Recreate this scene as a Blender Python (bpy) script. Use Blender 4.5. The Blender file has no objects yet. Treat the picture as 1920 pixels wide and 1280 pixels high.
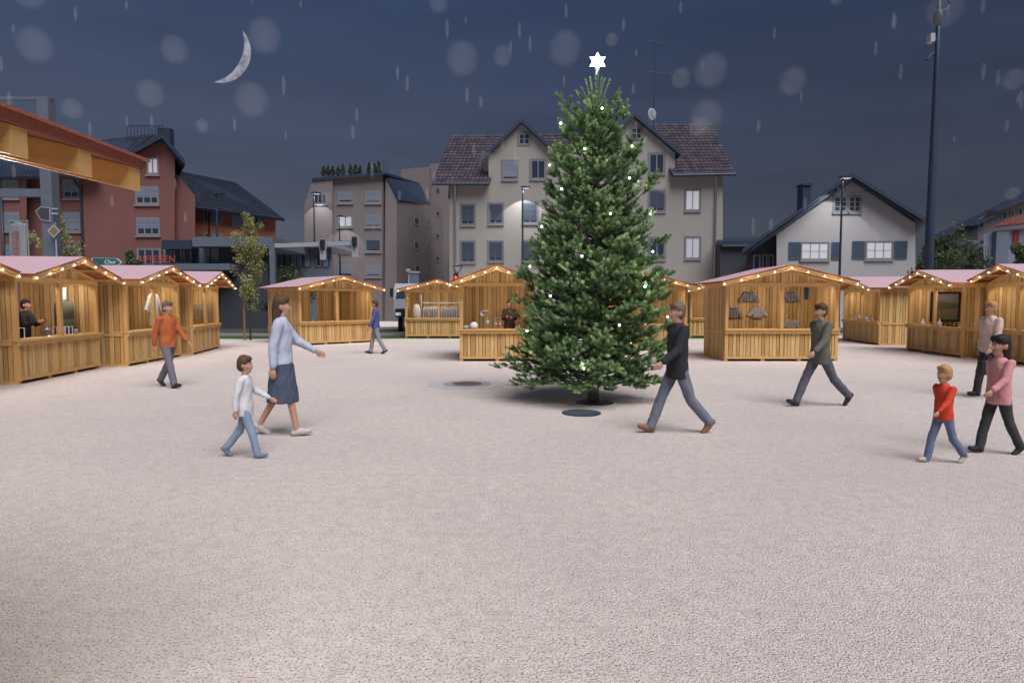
import bpy, math, random
import numpy as np
from mathutils import Vector, Matrix
R = math.radians
scene = bpy.context.scene
col = scene.collection
random.seed(7); np.random.seed(7)

# ---------------------------------------------------------------- camera
FPX, HC, PITCH = 1200.0, 1.75, math.atan(75/1200.0)
cd = bpy.data.cameras.new("camera"); cam = bpy.data.objects.new("camera", cd); col.objects.link(cam)
cam.location = (0, 0, HC); cam.rotation_euler = (math.pi/2-PITCH, 0, 0)
cd.sensor_width = 36; cd.lens = 36*FPX/1920; cd.clip_end = 4000; cd.clip_start = 0.05
scene.camera = cam
# ---------------------------------------------------------------- night sky
w = bpy.data.worlds.new("World"); scene.world = w; w.use_nodes = True
nt = w.node_tree; N = nt.nodes; L = nt.links; N.clear()
def nd(t, tree=None, **k):
    n = (tree or nt).nodes.new(t)
    for a, b in k.items(): setattr(n, a, b)
    return n
out = nd('ShaderNodeOutputWorld'); bg = nd('ShaderNodeBackground'); tc = nd('ShaderNodeTexCoord')
sep = nd('ShaderNodeSeparateXYZ'); L.new(tc.outputs['Generated'], sep.inputs[0])
rp = nd('ShaderNodeValToRGB'); L.new(sep.outputs['Z'], rp.inputs[0])
e = rp.color_ramp.elements
e[0].position = 0.0; e[0].color = (.090, .098, .116, 1)
e[1].position = 1.0; e[1].color = (.018, .033, .074, 1)
q = e.new(.18); q.color = (.062, .078, .120, 1)
q = e.new(.42); q.color = (.035, .057, .118, 1)
rx = nd('ShaderNodeMapRange'); L.new(sep.outputs['X'], rx.inputs[0])
rx.inputs[1].default_value = -.55; rx.inputs[2].default_value = .65; rx.inputs[3].default_value = 1.12; rx.inputs[4].default_value = .68
mp = nd('ShaderNodeMapping'); mp.inputs['Scale'].default_value = (1.2, 1.2, 6); L.new(tc.outputs['Generated'], mp.inputs[0])
nz = nd('ShaderNodeTexNoise'); nz.inputs['Scale'].default_value = 3.2; nz.inputs['Detail'].default_value = 5; L.new(mp.outputs[0], nz.inputs[0])
cr = nd('ShaderNodeMapRange'); L.new(nz.outputs[0], cr.inputs[0])
cr.inputs[1].default_value = .3; cr.inputs[2].default_value = .75; cr.inputs[3].default_value = .93; cr.inputs[4].default_value = 1.15
m1 = nd('ShaderNodeMath', operation='MULTIPLY'); L.new(rx.outputs[0], m1.inputs[0]); L.new(cr.outputs[0], m1.inputs[1])
mx = nd('ShaderNodeVectorMath', operation='SCALE'); L.new(rp.outputs[0], mx.inputs[0]); L.new(m1.outputs[0], mx.inputs['Scale'])
L.new(mx.outputs[0], bg.inputs[0]); bg.inputs[1].default_value = 1.0; L.new(bg.outputs[0], out.inputs[0])
# ---------------------------------------------------------------- soft high light over the square
sd = bpy.data.lights.new("sun", 'SUN'); sun = bpy.data.objects.new("sun", sd); col.objects.link(sun)
sd.energy = 4.3; sd.angle = R(45); sd.color = (1.0, .955, .95)
sun.rotation_euler = (R(29), R(17), 0)
scene.view_settings.view_transform = 'Standard'; scene.view_settings.look = 'None'
scene.view_settings.exposure = 0; scene.view_settings.gamma = 1
scene.render.resolution_x = 1024; scene.render.resolution_y = 682

# ---------------------------------------------------------------- pixel (1920 wide) to place
CT, ST = math.cos(PITCH), math.sin(PITCH)
def ray(px, py):
    u, v = (px-960)/FPX, (640-py)/FPX
    return Vector((u, CT+v*ST, -ST+v*CT))
def ground(px, py, z=0.0):
    d = ray(px, py); t = (z-HC)/d.z
    return Vector((d.x*t, d.y*t, z))
def at(px, py, Y):
    d = ray(px, py); t = Y/d.y
    return Vector((d.x*t, Y, HC+d.z*t))

# ---------------------------------------------------------------- tags and roots
def tag(o, label=None, cat=None, group=None, kind=None):
    if label: o['label'] = label
    if cat: o['category'] = cat
    if group: o['group'] = group
    if kind: o['kind'] = kind
    return o
def thing(name, label, cat, loc=(0, 0, 0), rz=0, group=None):
    o = bpy.data.objects.new(name, None); o.empty_display_size = .2; col.objects.link(o)
    o.location = loc; o.rotation_euler = (0, 0, rz)
    return tag(o, label, cat, group)
def rootloc(p):
    while p.parent: p = p.parent
    return p.location
# ---------------------------------------------------------------- mesh builder
class MB:
    def __init__(s): s.v = []; s.f = []; s.m = []; s.mi = 0
    def poly(s, pts):
        b = len(s.v); s.v += [tuple(p) for p in pts]; s.f.append(tuple(range(b, b+len(pts)))); s.m.append(s.mi); return s
    def _add(s, vs, fs):
        b = len(s.v); s.v += [tuple(p) for p in vs]
        for f in fs: s.f.append(tuple(b+i for i in f)); s.m.append(s.mi)
        return s
    def box(s, x0, y0, z0, x1, y1, z1, M=None):
        if x0 > x1: x0, x1 = x1, x0
        if y0 > y1: y0, y1 = y1, y0
        if z0 > z1: z0, z1 = z1, z0
        vs = [Vector((x, y, z)) for z in (z0, z1) for x, y in ((x0, y0), (x1, y0), (x1, y1), (x0, y1))]
        if M: vs = [M @ p for p in vs]
        return s._add(vs, [(3, 2, 1, 0), (4, 5, 6, 7), (0, 1, 5, 4), (1, 2, 6, 5), (2, 3, 7, 6), (3, 0, 4, 7)])
    def prism(s, pts, d):
        d = Vector(d); n = len(pts); pts = [Vector(p) for p in pts]
        vs = pts+[p+d for p in pts]
        return s._add(vs, [tuple(range(n)), tuple(range(2*n-1, n-1, -1))]+[(j, i, i+n, j+n) for i, j in ((k, (k+1) % n) for k in range(n))])
    def beam(s, p, q, w, h, up=(0, 0, 1)):
        p, q = Vector(p), Vector(q); d = (q-p); ln = d.length; d.normalize(); up = Vector(up)
        sx = d.cross(up)
        if sx.length < 1e-4: sx = d.cross(Vector((0, 1, 0)))
        sx.normalize(); uz = sx.cross(d).normalized()
        vs = [a+sx*i*w/2+uz*j*h/2 for a in (p, q) for i, j in ((-1, -1), (1, -1), (1, 1), (-1, 1))]
        return s._add(vs, [(3, 2, 1, 0), (4, 5, 6, 7), (0, 1, 5, 4), (1, 2, 6, 5), (2, 3, 7, 6), (3, 0, 4, 7)])
    def tube(s, path, rad, n=8, flat=None):
        path = [Vector(p) for p in path]
        if not hasattr(rad, '__len__'): rad = [rad]*len(path)
        vs = []; fs = []
        ref = Vector((0, 0, 1))
        for i, p in enumerate(path):
            d = (path[min(i+1, len(path)-1)]-path[max(i-1, 0)])
            d = d.normalized() if d.length > 1e-7 else Vector((0, 0, 1))
            r = ref if abs(d.dot(ref)) < .95 else Vector((0, 1, 0))
            a = d.cross(r).normalized(); b = a.cross(d)
            for k in range(n):
                t = 2*math.pi*k/n; vs.append(p+(a*math.cos(t)+b*math.sin(t))*rad[i])
        for i in range(len(path)-1):
            for k in range(n):
                k2 = (k+1) % n; fs.append((i*n+k, i*n+k2, (i+1)*n+k2, (i+1)*n+k))
        fs.append(tuple(range(n-1, -1, -1))); fs.append(tuple((len(path)-1)*n+k for k in range(n)))
        return s._add(vs, fs)
    def lathe(s, prof, c=(0, 0, 0), n=20, sx=1, sy=1):
        vs = []; fs = []; c = Vector(c)
        for r, z in prof:
            for k in range(n):
                t = 2*math.pi*k/n; vs.append(c+Vector((math.cos(t)*r*sx, math.sin(t)*r*sy, z)))
        for i in range(len(prof)-1):
            for k in range(n):
                k2 = (k+1) % n; fs.append((i*n+k, i*n+k2, (i+1)*n+k2, (i+1)*n+k))
        fs.append(tuple(range(n-1, -1, -1))); fs.append(tuple((len(prof)-1)*n+k for k in range(n)))
        return s._add(vs, fs)
    def ball(s, c, r, n=10, m=6):
        if not hasattr(r, '__len__'): r = (r, r, r)
        c = Vector(c); prof = [(max(.02, math.sin(math.pi*i/m)), -math.cos(math.pi*i/m)) for i in range(m+1)]
        vs = []; fs = []
        for a, z in prof:
            for k in range(n):
                t = 2*math.pi*k/n; vs.append(c+Vector((math.cos(t)*a*r[0], math.sin(t)*a*r[1], z*r[2])))
        for i in range(m):
            for k in range(n):
                k2 = (k+1) % n; fs.append((i*n+k, i*n+k2, (i+1)*n+k2, (i+1)*n+k))
        fs.append(tuple(range(n-1, -1, -1))); fs.append(tuple(m*n+k for k in range(n)))
        return s._add(vs, fs)
    def build(s, name, mats, parent=None, world=False, smooth=False):
        me = bpy.data.meshes.new(name); vs = s.v
        if world and parent: o0 = rootloc(parent); vs = [(a-o0.x, b-o0.y, c-o0.z) for a, b, c in vs]
        me.from_pydata(vs, [], s.f)
        if not isinstance(mats, (list, tuple)): mats = [mats]
        for m in mats: me.materials.append(m)
        if len(mats) > 1: me.polygons.foreach_set('material_index', s.m)
        if smooth: me.polygons.foreach_set('use_smooth', [True]*len(me.polygons))
        me.update()
        o = bpy.data.objects.new(name, me); col.objects.link(o)
        if parent: o.parent = parent
        return o
def npmesh(name, V, F, mat, parent=None, tint=None):
    """V (n,3), F (m,k) arrays; tint one value per face"""
    me = bpy.data.meshes.new(name); k = F.shape[1]
    me.vertices.add(len(V)); me.vertices.foreach_set('co', V.astype(np.float32).ravel())
    me.loops.add(F.size); me.loops.foreach_set('vertex_index', F.astype(np.int32).ravel())
    me.polygons.add(len(F)); me.polygons.foreach_set('loop_start', np.arange(0, F.size, k, dtype=np.int32))
    me.update(calc_edges=True)
    if tint is not None:
        a = me.attributes.new('tint', 'FLOAT', 'FACE'); a.data.foreach_set('value', tint.astype(np.float32))
    me.materials.append(mat)
    o = bpy.data.objects.new(name, me); col.objects.link(o)
    if parent: o.parent = parent
    return o

# ---------------------------------------------------------------- materials
def mat(name, c, rough=.7, metal=0, var=.0, nscale=6, island=0, bump=0, bscale=40, stretch=(1, 1, 1), emit=None, estr=0, spec=.3, c2=None, dark=None):
    m = bpy.data.materials.new(name); m.use_nodes = True; t = m.node_tree; n = t.nodes; l = t.links
    b = n['Principled BSDF']; b.inputs['Roughness'].default_value = rough; b.inputs['Metallic'].default_value = metal
    b.inputs['Specular IOR Level'].default_value = spec
    b.inputs['Base Color'].default_value = (*c, 1)
    if emit: b.inputs['Emission Color'].default_value = (*emit, 1); b.inputs['Emission Strength'].default_value = estr
    tcn = n.new('ShaderNodeTexCoord'); mpn = n.new('ShaderNodeMapping'); mpn.inputs['Scale'].default_value = stretch
    l.new(tcn.outputs['Object'], mpn.inputs[0])
    if var or island:
        cc = c2 or tuple(min(1, x*.5) for x in c)
        nz = n.new('ShaderNodeTexNoise'); nz.inputs['Scale'].default_value = nscale; nz.inputs['Detail'].default_value = 6; nz.inputs['Roughness'].default_value = .6
        l.new(mpn.outputs[0], nz.inputs[0])
        mr = n.new('ShaderNodeMapRange'); l.new(nz.outputs[0], mr.inputs[0])
        mr.inputs[1].default_value = .3; mr.inputs[2].default_value = .72; mr.inputs[3].default_value = 0; mr.inputs[4].default_value = var
        fac = mr.outputs[0]
        if island:
            g = n.new('ShaderNodeNewGeometry'); ma = n.new('ShaderNodeMath'); ma.operation = 'MULTIPLY_ADD'
            l.new(g.outputs['Random Per Island'], ma.inputs[0]); ma.inputs[1].default_value = island; l.new(fac, ma.inputs[2]); fac = ma.outputs[0]
        mi = n.new('ShaderNodeMix'); mi.data_type = 'RGBA'; l.new(fac, mi.inputs[0])
        mi.inputs[6].default_value = (*c, 1); mi.inputs[7].default_value = (*cc, 1); l.new(mi.outputs[2], b.inputs['Base Color'])
    if bump:
        n2 = n.new('ShaderNodeTexNoise'); n2.inputs['Scale'].default_value = bscale; n2.inputs['Detail'].default_value = 4
        l.new(mpn.outputs[0], n2.inputs[0])
        bp = n.new('ShaderNodeBump'); bp.inputs['Strength'].default_value = bump; bp.inputs['Distance'].default_value = .02
        l.new(n2.outputs[0], bp.inputs['Height']); l.new(bp.outputs[0], b.inputs['Normal'])
    return m
M = {}
wc, wd = (.71, .485, .225), (.39, .225, .082)
M['plank'] = mat('plank_wood', wc, .62, var=.55, nscale=5, stretch=(6, 6, .7), island=.75, c2=wd, bump=.3, bscale=9)
M['beamw'] = mat('beam_wood', (.66, .40, .155), .6, var=.4, nscale=6, stretch=(1, 5, 5), island=.25, c2=wd, bump=.2, bscale=9)
M['postw'] = mat('post_wood', (.66, .40, .155), .6, var=.4, nscale=6, stretch=(5, 5, .8), island=.25, c2=wd, bump=.2, bscale=9)
M['pink'] = mat('pink_roof_felt', (.50, .345, .40), .85, var=.12, nscale=1.5, bump=.3, bscale=90)
M['felt'] = mat('red_felt_edge', (.36, .12, .085), .85, var=.35, nscale=60, bump=.6, bscale=220)
M['soffit'] = mat('red_brown_soffit', (.40, .135, .055), .8, var=.2, nscale=3)
M['groove_shade'] = mat('painted_groove_shade', (.05, .025, .01), .9)  # near-black colour standing in for the shade between boards
M['wire'] = mat('black_cable', (.02, .02, .02), .5)
M['bulb'] = mat('warm_bulb', (1, .9, .7), .4, emit=(1, .90, .70), estr=7)
M['tbulb'] = mat('white_fairy_bulb', (1, 1, 1), .4, emit=(1, .99, .95), estr=5)
M['star'] = mat('glowing_star', (1, 1, 1), .4, emit=(1, 1, 1), estr=2.2)
def ground_mat():
    m = mat('gravel_ground', (.6, .52, .51), .9); t = m.node_tree; n = t.nodes; l = t.links; b = n['Principled BSDF']
    tcn = n.new('ShaderNodeTexCoord')
    def noise(sc, det=3, ro=.6):
        a = n.new('ShaderNodeTexNoise'); a.inputs['Scale'].default_value = sc; a.inputs['Detail'].default_value = det; a.inputs['Roughness'].default_value = ro
        l.new(tcn.outputs['Object'], a.inputs[0]); return a.outputs[0]
    def mr(x, a, b2, c, d):
        r = n.new('ShaderNodeMapRange'); l.new(x, r.inputs[0])
        for i, q in enumerate((a, b2, c, d)): r.inputs[i+1].default_value = q
        return r.outputs[0]
    def mix(f, a, b2, typ='MIX'):
        x = n.new('ShaderNodeMix'); x.data_type = 'RGBA'; x.blend_type = typ
        if isinstance(f, float): x.inputs[0].default_value = f
        else: l.new(f, x.inputs[0])
        for i, q in ((6, a), (7, b2)):
            if isinstance(q, tuple): x.inputs[i].default_value = (*q, 1)
            else: l.new(q, x.inputs[i])
        return x.outputs[2]
    base = mix(mr(noise(.35, 5), .35, .7, 0, 1), (.88, .76, .70), (.76, .655, .63))
    base = mix(mr(noise(1.3, 4), .62, .78, 0, .3), base, (.52, .41, .31))
    vo = n.new('ShaderNodeTexVoronoi'); vo.inputs['Scale'].default_value = 95; l.new(tcn.outputs['Object'], vo.inputs[0])
    base = mix(mr(noise(9, 6, .8), .42, .62, 0, .45), base, (.52, .435, .40))
    st = mix(.5, base, vo.outputs['Color'], 'SOFT_LIGHT')
    hs = n.new('ShaderNodeHueSaturation'); hs.inputs['Saturation'].default_value = .5; l.new(st, hs.inputs['Color'])
    st2 = mix(.5, base, hs.outputs[0])
    pit = mr(noise(72, 3, .75), .54, .63, 0, 1)
    st2 = mix(mr(noise(60, 3, .7), .36, .46, .55, 0), st2, (.95, .88, .86))
    c = mix(pit, st2, (.22, .18, .165))
    l.new(c, b.inputs['Base Color'])
    ad = n.new('ShaderNodeMath'); ad.operation = 'ADD'; l.new(noise(72, 3, .75), ad.inputs[0])
    v2 = mr(vo.outputs['Distance'], 0, .8, .35, 0); l.new(v2, ad.inputs[1])
    bp = n.new('ShaderNodeBump'); bp.inputs['Strength'].default_value = 1.0; bp.inputs['Distance'].default_value = .026
    l.new(ad.outputs[0], bp.inputs['Height']); l.new(bp.outputs[0], b.inputs['Normal'])
    return m
M['ground'] = ground_mat()
M['asphalt'] = mat('asphalt', (.06, .06, .065), .9, var=.3, nscale=20, bump=.3, bscale=90)
M['grass'] = mat('grass', (.06, .12, .03), .9, var=.6, nscale=8, bump=.8, bscale=50)
M['kerb'] = mat('kerb_stone', (.3, .3, .3), .8, var=.3)
def wallm(name, c, v=.35, sc=.5): return mat(name, c, .9, var=v, nscale=sc, c2=tuple(x*.72 for x in c), bump=.25, bscale=30, stretch=(1, 1, .45))
M['cream'] = wallm('cream_render', (.285, .276, .262)); M['white_r'] = wallm('white_render', (.315, .315, .335))
M['grey_r'] = wallm('grey_pink_render', (.175, .155, .162)); M['red_r'] = wallm('brick_red_render', (.175, .080, .076))
M['orange_r'] = wallm('orange_render', (.29, .105, .068)); M['dark_r'] = wallm('dark_cladding', (.045, .05, .065))
M['blueg'] = wallm('blue_grey_fascia', (.11, .135, .18)); M['greeng'] = wallm('grey_green_render', (.075, .095, .11))
M['palew'] = wallm('pale_blue_render', (.15, .185, .25))
M['tile'] = mat('clay_roof_tile', (.085, .068, .088), .7, var=.4, nscale=2, island=.7, c2=(.03, .027, .042))
M['tile_d'] = mat('dark_roof_tile', (.038, .048, .078), .7, var=.4, nscale=2, island=.6, c2=(.018, .025, .045))
M['tile_r'] = mat('red_roof_tile', (.20, .07, .05), .7, var=.4, nscale=2, island=.5, c2=(.1, .04, .03))
M['roof_d'] = mat('dark_roof_sheet', (.024, .038, .070), .5, var=.3, nscale=2)
M['metal'] = mat('galvanised_steel', (.13, .16, .21), .5, .3, var=.3, nscale=3)
M['steel_d'] = mat('dark_steel', (.035, .050, .085), .5, .3, var=.2)
M['alu'] = mat('pale_aluminium', (.34, .37, .42), .45, .2, var=.2)
M['glass'] = mat('dark_window_glass', (.022, .034, .06), .12, spec=.6, var=.3, nscale=1.5, c2=(.05, .065, .09))
M['blind'] = mat('slatted_blind', (.20, .235, .31), .6, island=.35, var=.1)
M['blind_d'] = mat('dark_slatted_blind', (.055, .075, .115), .6, island=.4, var=.1)
M['frame'] = mat('pale_window_frame', (.20, .21, .23), .6)
M['frame_d'] = mat('grey_window_surround', (.14, .15, .17), .7)
M['shut'] = mat('blue_shutter_paint', (.055, .085, .135), .55, var=.25)
M['shut_r'] = mat('red_shutter_paint', (.22, .03, .035), .55, var=.25)
M['lit'] = mat('lit_window', (.3, .3, .34), .5, emit=(.85, .88, 1), estr=.20, var=.2)
M['litb'] = mat('bright_lit_window', (.3, .3, .34), .5, emit=(.9, .93, 1), estr=.28, var=.2)
M['sill'] = mat('stone_sill', (.22, .22, .24), .8)
M['red_t'] = mat('red_lettering', (.40, .06, .05), .6); M['white'] = mat('white_paint', (.7, .7, .72), .6)
M['offw'] = mat('off_white_cloth', (.52, .50, .50), .9, var=.3, nscale=9, bump=.4, bscale=20)
M['grey_t'] = mat('grey_lettering', (.15, .15, .2), .7)
M['teal'] = mat('teal_sign_face', (.012, .12, .12), .5); M['yellow'] = mat('ochre_sign_face', (.20, .14, .05), .5)
M['black'] = mat('black_plastic', (.015, .015, .018), .5); M['sig_red'] = mat('red_signal_lens', (.6, .02, .01), .4, emit=(1, .08, .03), estr=2)
M['bark'] = mat('bark', (.10, .085, .07), .9, var=.6, nscale=9, stretch=(3, 3, .6), bump=.6, bscale=18)
M['bark_g'] = mat('grey_trunk', (.15, .14, .13), .9, var=.5, nscale=9, stretch=(3, 3, .6), bump=.6, bscale=18)
M['stake'] = mat('wooden_stake', (.25, .13, .07), .8, var=.3)
def leafm(name, a, b2):
    m = mat(name, a, .6); t = m.node_tree; n = t.nodes; l = t.links; b = n['Principled BSDF']
    at_ = n.new('ShaderNodeAttribute'); at_.attribute_name = 'tint'
    mi = n.new('ShaderNodeMix'); mi.data_type = 'RGBA'; l.new(at_.outputs['Fac'], mi.inputs[0])
    mi.inputs[6].default_value = (*a, 1); mi.inputs[7].default_value = (*b2, 1); l.new(mi.outputs[2], b.inputs['Base Color'])
    b.inputs['Subsurface Weight'].default_value = 0
    tr = n.new('ShaderNodeBsdfTranslucent'); l.new(mi.outputs[2], tr.inputs[0]); ms = n.new('ShaderNodeMixShader'); ms.inputs[0].default_value = .3
    l.new(b.outputs[0], ms.inputs[1]); l.new(tr.outputs[0], ms.inputs[2]); l.new(ms.outputs[0], n['Material Output'].inputs[0])
    return m
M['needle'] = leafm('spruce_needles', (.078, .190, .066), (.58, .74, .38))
M['leaf'] = leafm('young_leaves', (.19, .21, .075), (.42, .43, .20))
M['leaf_d'] = leafm('dark_leaves', (.04, .062, .035), (.14, .18, .08))

# ================================================================ the setting
mb = MB(); mb.poly([(-1500, -60, 0), (1500, -60, 0), (1500, 2500, 0), (-1500, 2500, 0)])
tag(mb.build('ground', M['ground']), kind='structure')
mb = MB(); mb.poly([(-200, 33, .004), (200, 33, .004), (200, 41, .004), (-200, 41, .004)])
tag(mb.build('road', M['asphalt']), kind='structure')
mb = MB(); mb.box(-200, 32.7, -.05, 200, 32.98, .12); mb.box(-200, 41.02, -.05, 200, 41.3, .12); tag(mb.build('kerb', M['kerb']), kind='structure')
mb = MB(); mb.poly([(-200, 30.0, .004), (12, 30.0, .004), (12, 32.68, .004), (-200, 32.68, .004)])
tag(mb.build('grass_verge', M['grass']), kind='structure')
# ================================================================ market stalls
def lamp_point(name, loc, parent, energy, colr, rad=.05):
    ld = bpy.data.lights.new(name, 'POINT'); ld.energy = energy; ld.color = colr; ld.shadow_soft_size = rad
    o = bpy.data.objects.new(name, ld); col.objects.link(o); o.location = loc; o.parent = parent; return o
def planks(mb, x0, x1, z0, z1f, y, th=.022, wmean=.13, rnd=random, z0f=None):
    """vertical boards from x0 to x1 on plane y; z1f gives the top height at x"""
    x = x0
    while x < x1-.02:
        wv = min(wmean*rnd.uniform(.7, 1.3), x1-x)
        if x1-(x+wv) < .04: wv = x1-x
        off = rnd.uniform(-.004, .004); a, b = x+.007, x+wv-.007
        ya, yb = y+off, y+off+th
        za, zb = z1f(a), z1f(b); lo = z0
        mb._add([(a, ya, lo), (b, ya, lo), (b, yb, lo), (a, yb, lo), (a, ya, za), (b, ya, zb), (b, yb, zb), (a, yb, za)],
                [(3, 2, 1, 0), (4, 5, 6, 7), (0, 1, 5, 4), (1, 2, 6, 5), (2, 3, 7, 6), (3, 0, 4, 7)])
        x += wv
        if x < x1-.02: mb.mi = 1; mb.box(x-.0062, y+th*.35, lo, x+.0062, y+th*.65, z1f(x)-.004); mb.mi = 0  # dark strip in the gap, painted as groove shade
def side_planks(mb, y0, y1, z0, z1, x, th=.022, wmean=.13):
    y = y0
    while y < y1-.02:
        wv = min(wmean*random.uniform(.7, 1.3), y1-y)
        if y1-(y+wv) < .04: wv = y1-y
        off = random.uniform(-.004, .004)
        mb.box(x+off, y+.007, z0, x+off+th, y+wv-.007, z1); y += wv
        if y < y1-.02: mb.mi = 1; mb.box(x+th*.35, y-.0062, z0+.002, x+th*.65, y+.0062, z1-.002); mb.mi = 0  # same painted shade strip between the side boards
EAVE = 2.27
def make_stall(Lc, Rc, label, bays=2, D=2.2, slope=None, over=.55, side=.28, ridge=2.80, nb=5, back_open=None, lights=3, power=10, strip=26, near=False, open_front=False, W=None):
    Lc, Rc = Vector(Lc), Vector(Rc); c = (Lc+Rc)/2; d = Rc-Lc
    W = W or d.length; rz = math.atan2(d.y, d.x); h = W/2
    slope = slope or (.24 if bays == 2 else .36)
    t = thing('market_stall', label, 'stall', (c.x, c.y, 0), rz, 'wooden market stalls around the square')
    top = lambda x: ridge-.10-abs(x)*slope           # underside of the roof
    zw = top(h)                                       # wall top at the corners
    hb = zw-.02                                       # underside of header
    P = M['plank']; PG = [P, M['groove_shade']]; B = M['beamw']; PW = M['postw']; ct = .90
    # posts
    for x in ((-h+.05, h-.05) if bays == 1 else (-h+.05, 0, h-.05)):
        MB().box(x-.045, -.012, .08, x+.045, .078, hb-.10).build('post', PW, t)
    for x in (-h+.05, h-.05):
        MB().box(x-.045, D-.078, .08, x+.045, D-.002, zw-.02).build('post', PW, t)
    MB().box(-h-.01, -.02, hb-.10, h+.01, .08, hb+.01).build('header_beam', B, t)
    MB().box(-h-.004, -.018, .07, h+.004, -.001+.06, .14).build('bottom_rail', B, t)
    for x in (-h-.006, h-.078): MB().box(x, .083, hb-.10, x+.084, D, hb+.0).build('side_beam', M['beamw'], t)
    # skids
    k = MB()
    for x in np.linspace(-h+.05, h-.05, 4 if bays == 2 else 3): k.box(x-.05, .0, 0, x+.05, D-.05, .068)
    k.build('skid', B, t)
    # counter and boards
    MB().box(-h-.015, -.10, ct, h+.015, .34, ct+.045).build('counter', B, t)
    MB().box(-h-.012, -.062, ct-.085, h+.012, -.022, ct-.002).build('counter_rail', B, t)
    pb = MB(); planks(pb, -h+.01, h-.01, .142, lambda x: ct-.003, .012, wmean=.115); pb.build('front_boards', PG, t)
    for x, off in ((-h, 0), (h-.022, 0)):
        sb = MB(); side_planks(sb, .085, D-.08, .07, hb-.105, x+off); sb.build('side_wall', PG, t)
        MB().box(x-(.022 if x < 0 else -.024), .09, ct-.08, x+(.0 if x < 0 else .046), D-.09, ct-.01).build('side_rail', B, t)
    fb = MB()
    if back_open is None:
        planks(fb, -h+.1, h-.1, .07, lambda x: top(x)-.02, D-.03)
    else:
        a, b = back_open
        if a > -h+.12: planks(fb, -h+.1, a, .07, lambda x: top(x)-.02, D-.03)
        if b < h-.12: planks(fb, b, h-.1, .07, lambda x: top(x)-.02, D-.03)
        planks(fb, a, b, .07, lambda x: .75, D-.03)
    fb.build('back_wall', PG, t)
    fl = MB(); fl.box(-h+.03, .1, .072, h-.03, D-.1, .1); fl.build('floor', P, t)
    # gable
    for yy in (.015, ):
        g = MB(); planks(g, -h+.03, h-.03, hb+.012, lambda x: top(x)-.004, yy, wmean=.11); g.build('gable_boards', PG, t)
    MB().box(-.05, -.012, hb+.012, .05, .012, top(0)-.03).build('king_post', PW, t)
    for sgn in (-1, 1):
        r = MB(); r.beam((0, -.006, top(0)-.04), (sgn*h, -.006, top(h)-.035), .035, .07, up=(0, 0, 1)); r.build('gable_rafter', B, t)
    # roof: two slabs, felt edge, soffit
    yo0, yo1 = -over, D+.25; xe = h+side
    rt = lambda x: ridge-abs(x)*slope
    for sgn in (-1, 1):
        rb = MB(); th = .035
        def slab(za, zb, xa, xb, y0, y1):
            vs = [(sgn*xa, y0, za(xa)), (sgn*xb, y0, za(xb)), (sgn*xb, y1, za(xb)), (sgn*xa, y1, za(xa)),
                  (sgn*xa, y0, zb(xa)), (sgn*xb, y0, zb(xb)), (sgn*xb, y1, zb(xb)), (sgn*xa, y1, zb(xa))]
            return vs
        A = slab(lambda x: rt(x)-.05, lambda x: rt(x)-.012, 0, xe, yo0, yo1)
        rb.mi = 1; rb._add(A, [(3, 2, 1, 0), (0, 1, 5, 4), (1, 2, 6, 5), (2, 3, 7, 6), (3, 0, 4, 7)])
        Bv = slab(lambda x: rt(x)-.012, rt, 0, xe+.02, yo0-.02, yo1+.02)
        rb.mi = 2; rb._add(Bv, [(3, 2, 1, 0), (0, 1, 5, 4), (1, 2, 6, 5), (2, 3, 7, 6), (3, 0, 4, 7)])
        rb.mi = 0; rb._add(Bv, [(4, 5, 6, 7)])
        rb.build('roof_slope', [M['pink'], M['soffit'] if not near else M['felt'], M['felt']], t)
    # purlins carrying the overhang
    xs = [0, h*.5, h+.02]
    if near:
        for yy in (yo0+.30, yo0+.60, yo0+1.1, yo0+1.6, yo0+2.1, yo0+2.6):
            for sgn in (-1, 1):
                r = MB(); a = rt(.02)-.052; b = rt(xe-.01)-.052
                pts = [(sgn*.02, yy, a), (sgn*(xe-.01), yy, b), (sgn*(xe-.01), yy, b-.088), (sgn*.02, yy, a-.088)]
                if sgn < 0: pts = pts[::-1]
                r.prism(pts[::-1], (0, .07, 0)); r.build('rafter', B, t)
        xs = []
    pk = 0
    for xa in xs:
        for sgn in ((-1, 1) if xa > 0 else (1,)):
            z = rt(xa)-.052
            ye = yo0+.05 if near else yo0+.055
            ph = .115 if near else .07
            if xa < h*.98 and not near: ye0 = yo0+.06
            m_ = MB(); m_.box(sgn*xa-.035, ye, z-ph-abs(.035*slope), sgn*xa+.035, D+.1, z-abs(.035*slope)-.001)
            m_.build('purlin', B, t)
    # bargeboards with the light string
    if True:
        for sgn in (-1, 1):
            bb = MB(); yb = yo0+.005
            a, b = 0, xe-.01
            pts = [(sgn*a, yb, rt(a)-.052), (sgn*b, yb, rt(b)-.052), (sgn*b, yb, rt(b)-(.155 if not near else .14)), (sgn*a, yb, rt(a)-(.155 if not near else .14))]
            if sgn < 0: pts = pts[::-1]
            bb.prism(pts[::-1], (0, .03 if not near else .07, 0)); bb.build('bargeboard', B, t)
    sl = MB(); pts = []; yb = yo0-.012
    bx = list(np.linspace(-xe+.06, xe-.06, 2*nb-1))
    if near: bx = [-xe+.60+.44*i for i in range(7)]
    for i, x in enumerate(bx):
        pts.append((x, yb, rt(x)-.085))
        if i < len(bx)-1:
            xm = (x+bx[i+1])/2; pts.append((xm, yb, rt(xm)-.115 - (0.01 if i % 2 else 0)))
    sl.tube(pts, .006, 5)
    gc = (1, .88, .70) if not near else (1, .96, .92)
    s = sl.build('light_string', M['wire'], t)
    for x in bx:
        m_ = MB(); m_.ball((x, yb-.012, rt(x)-.110), (.017, .017, .021), 8, 6); m_.build('bulb', M['bulb'], s, smooth=True)
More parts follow.
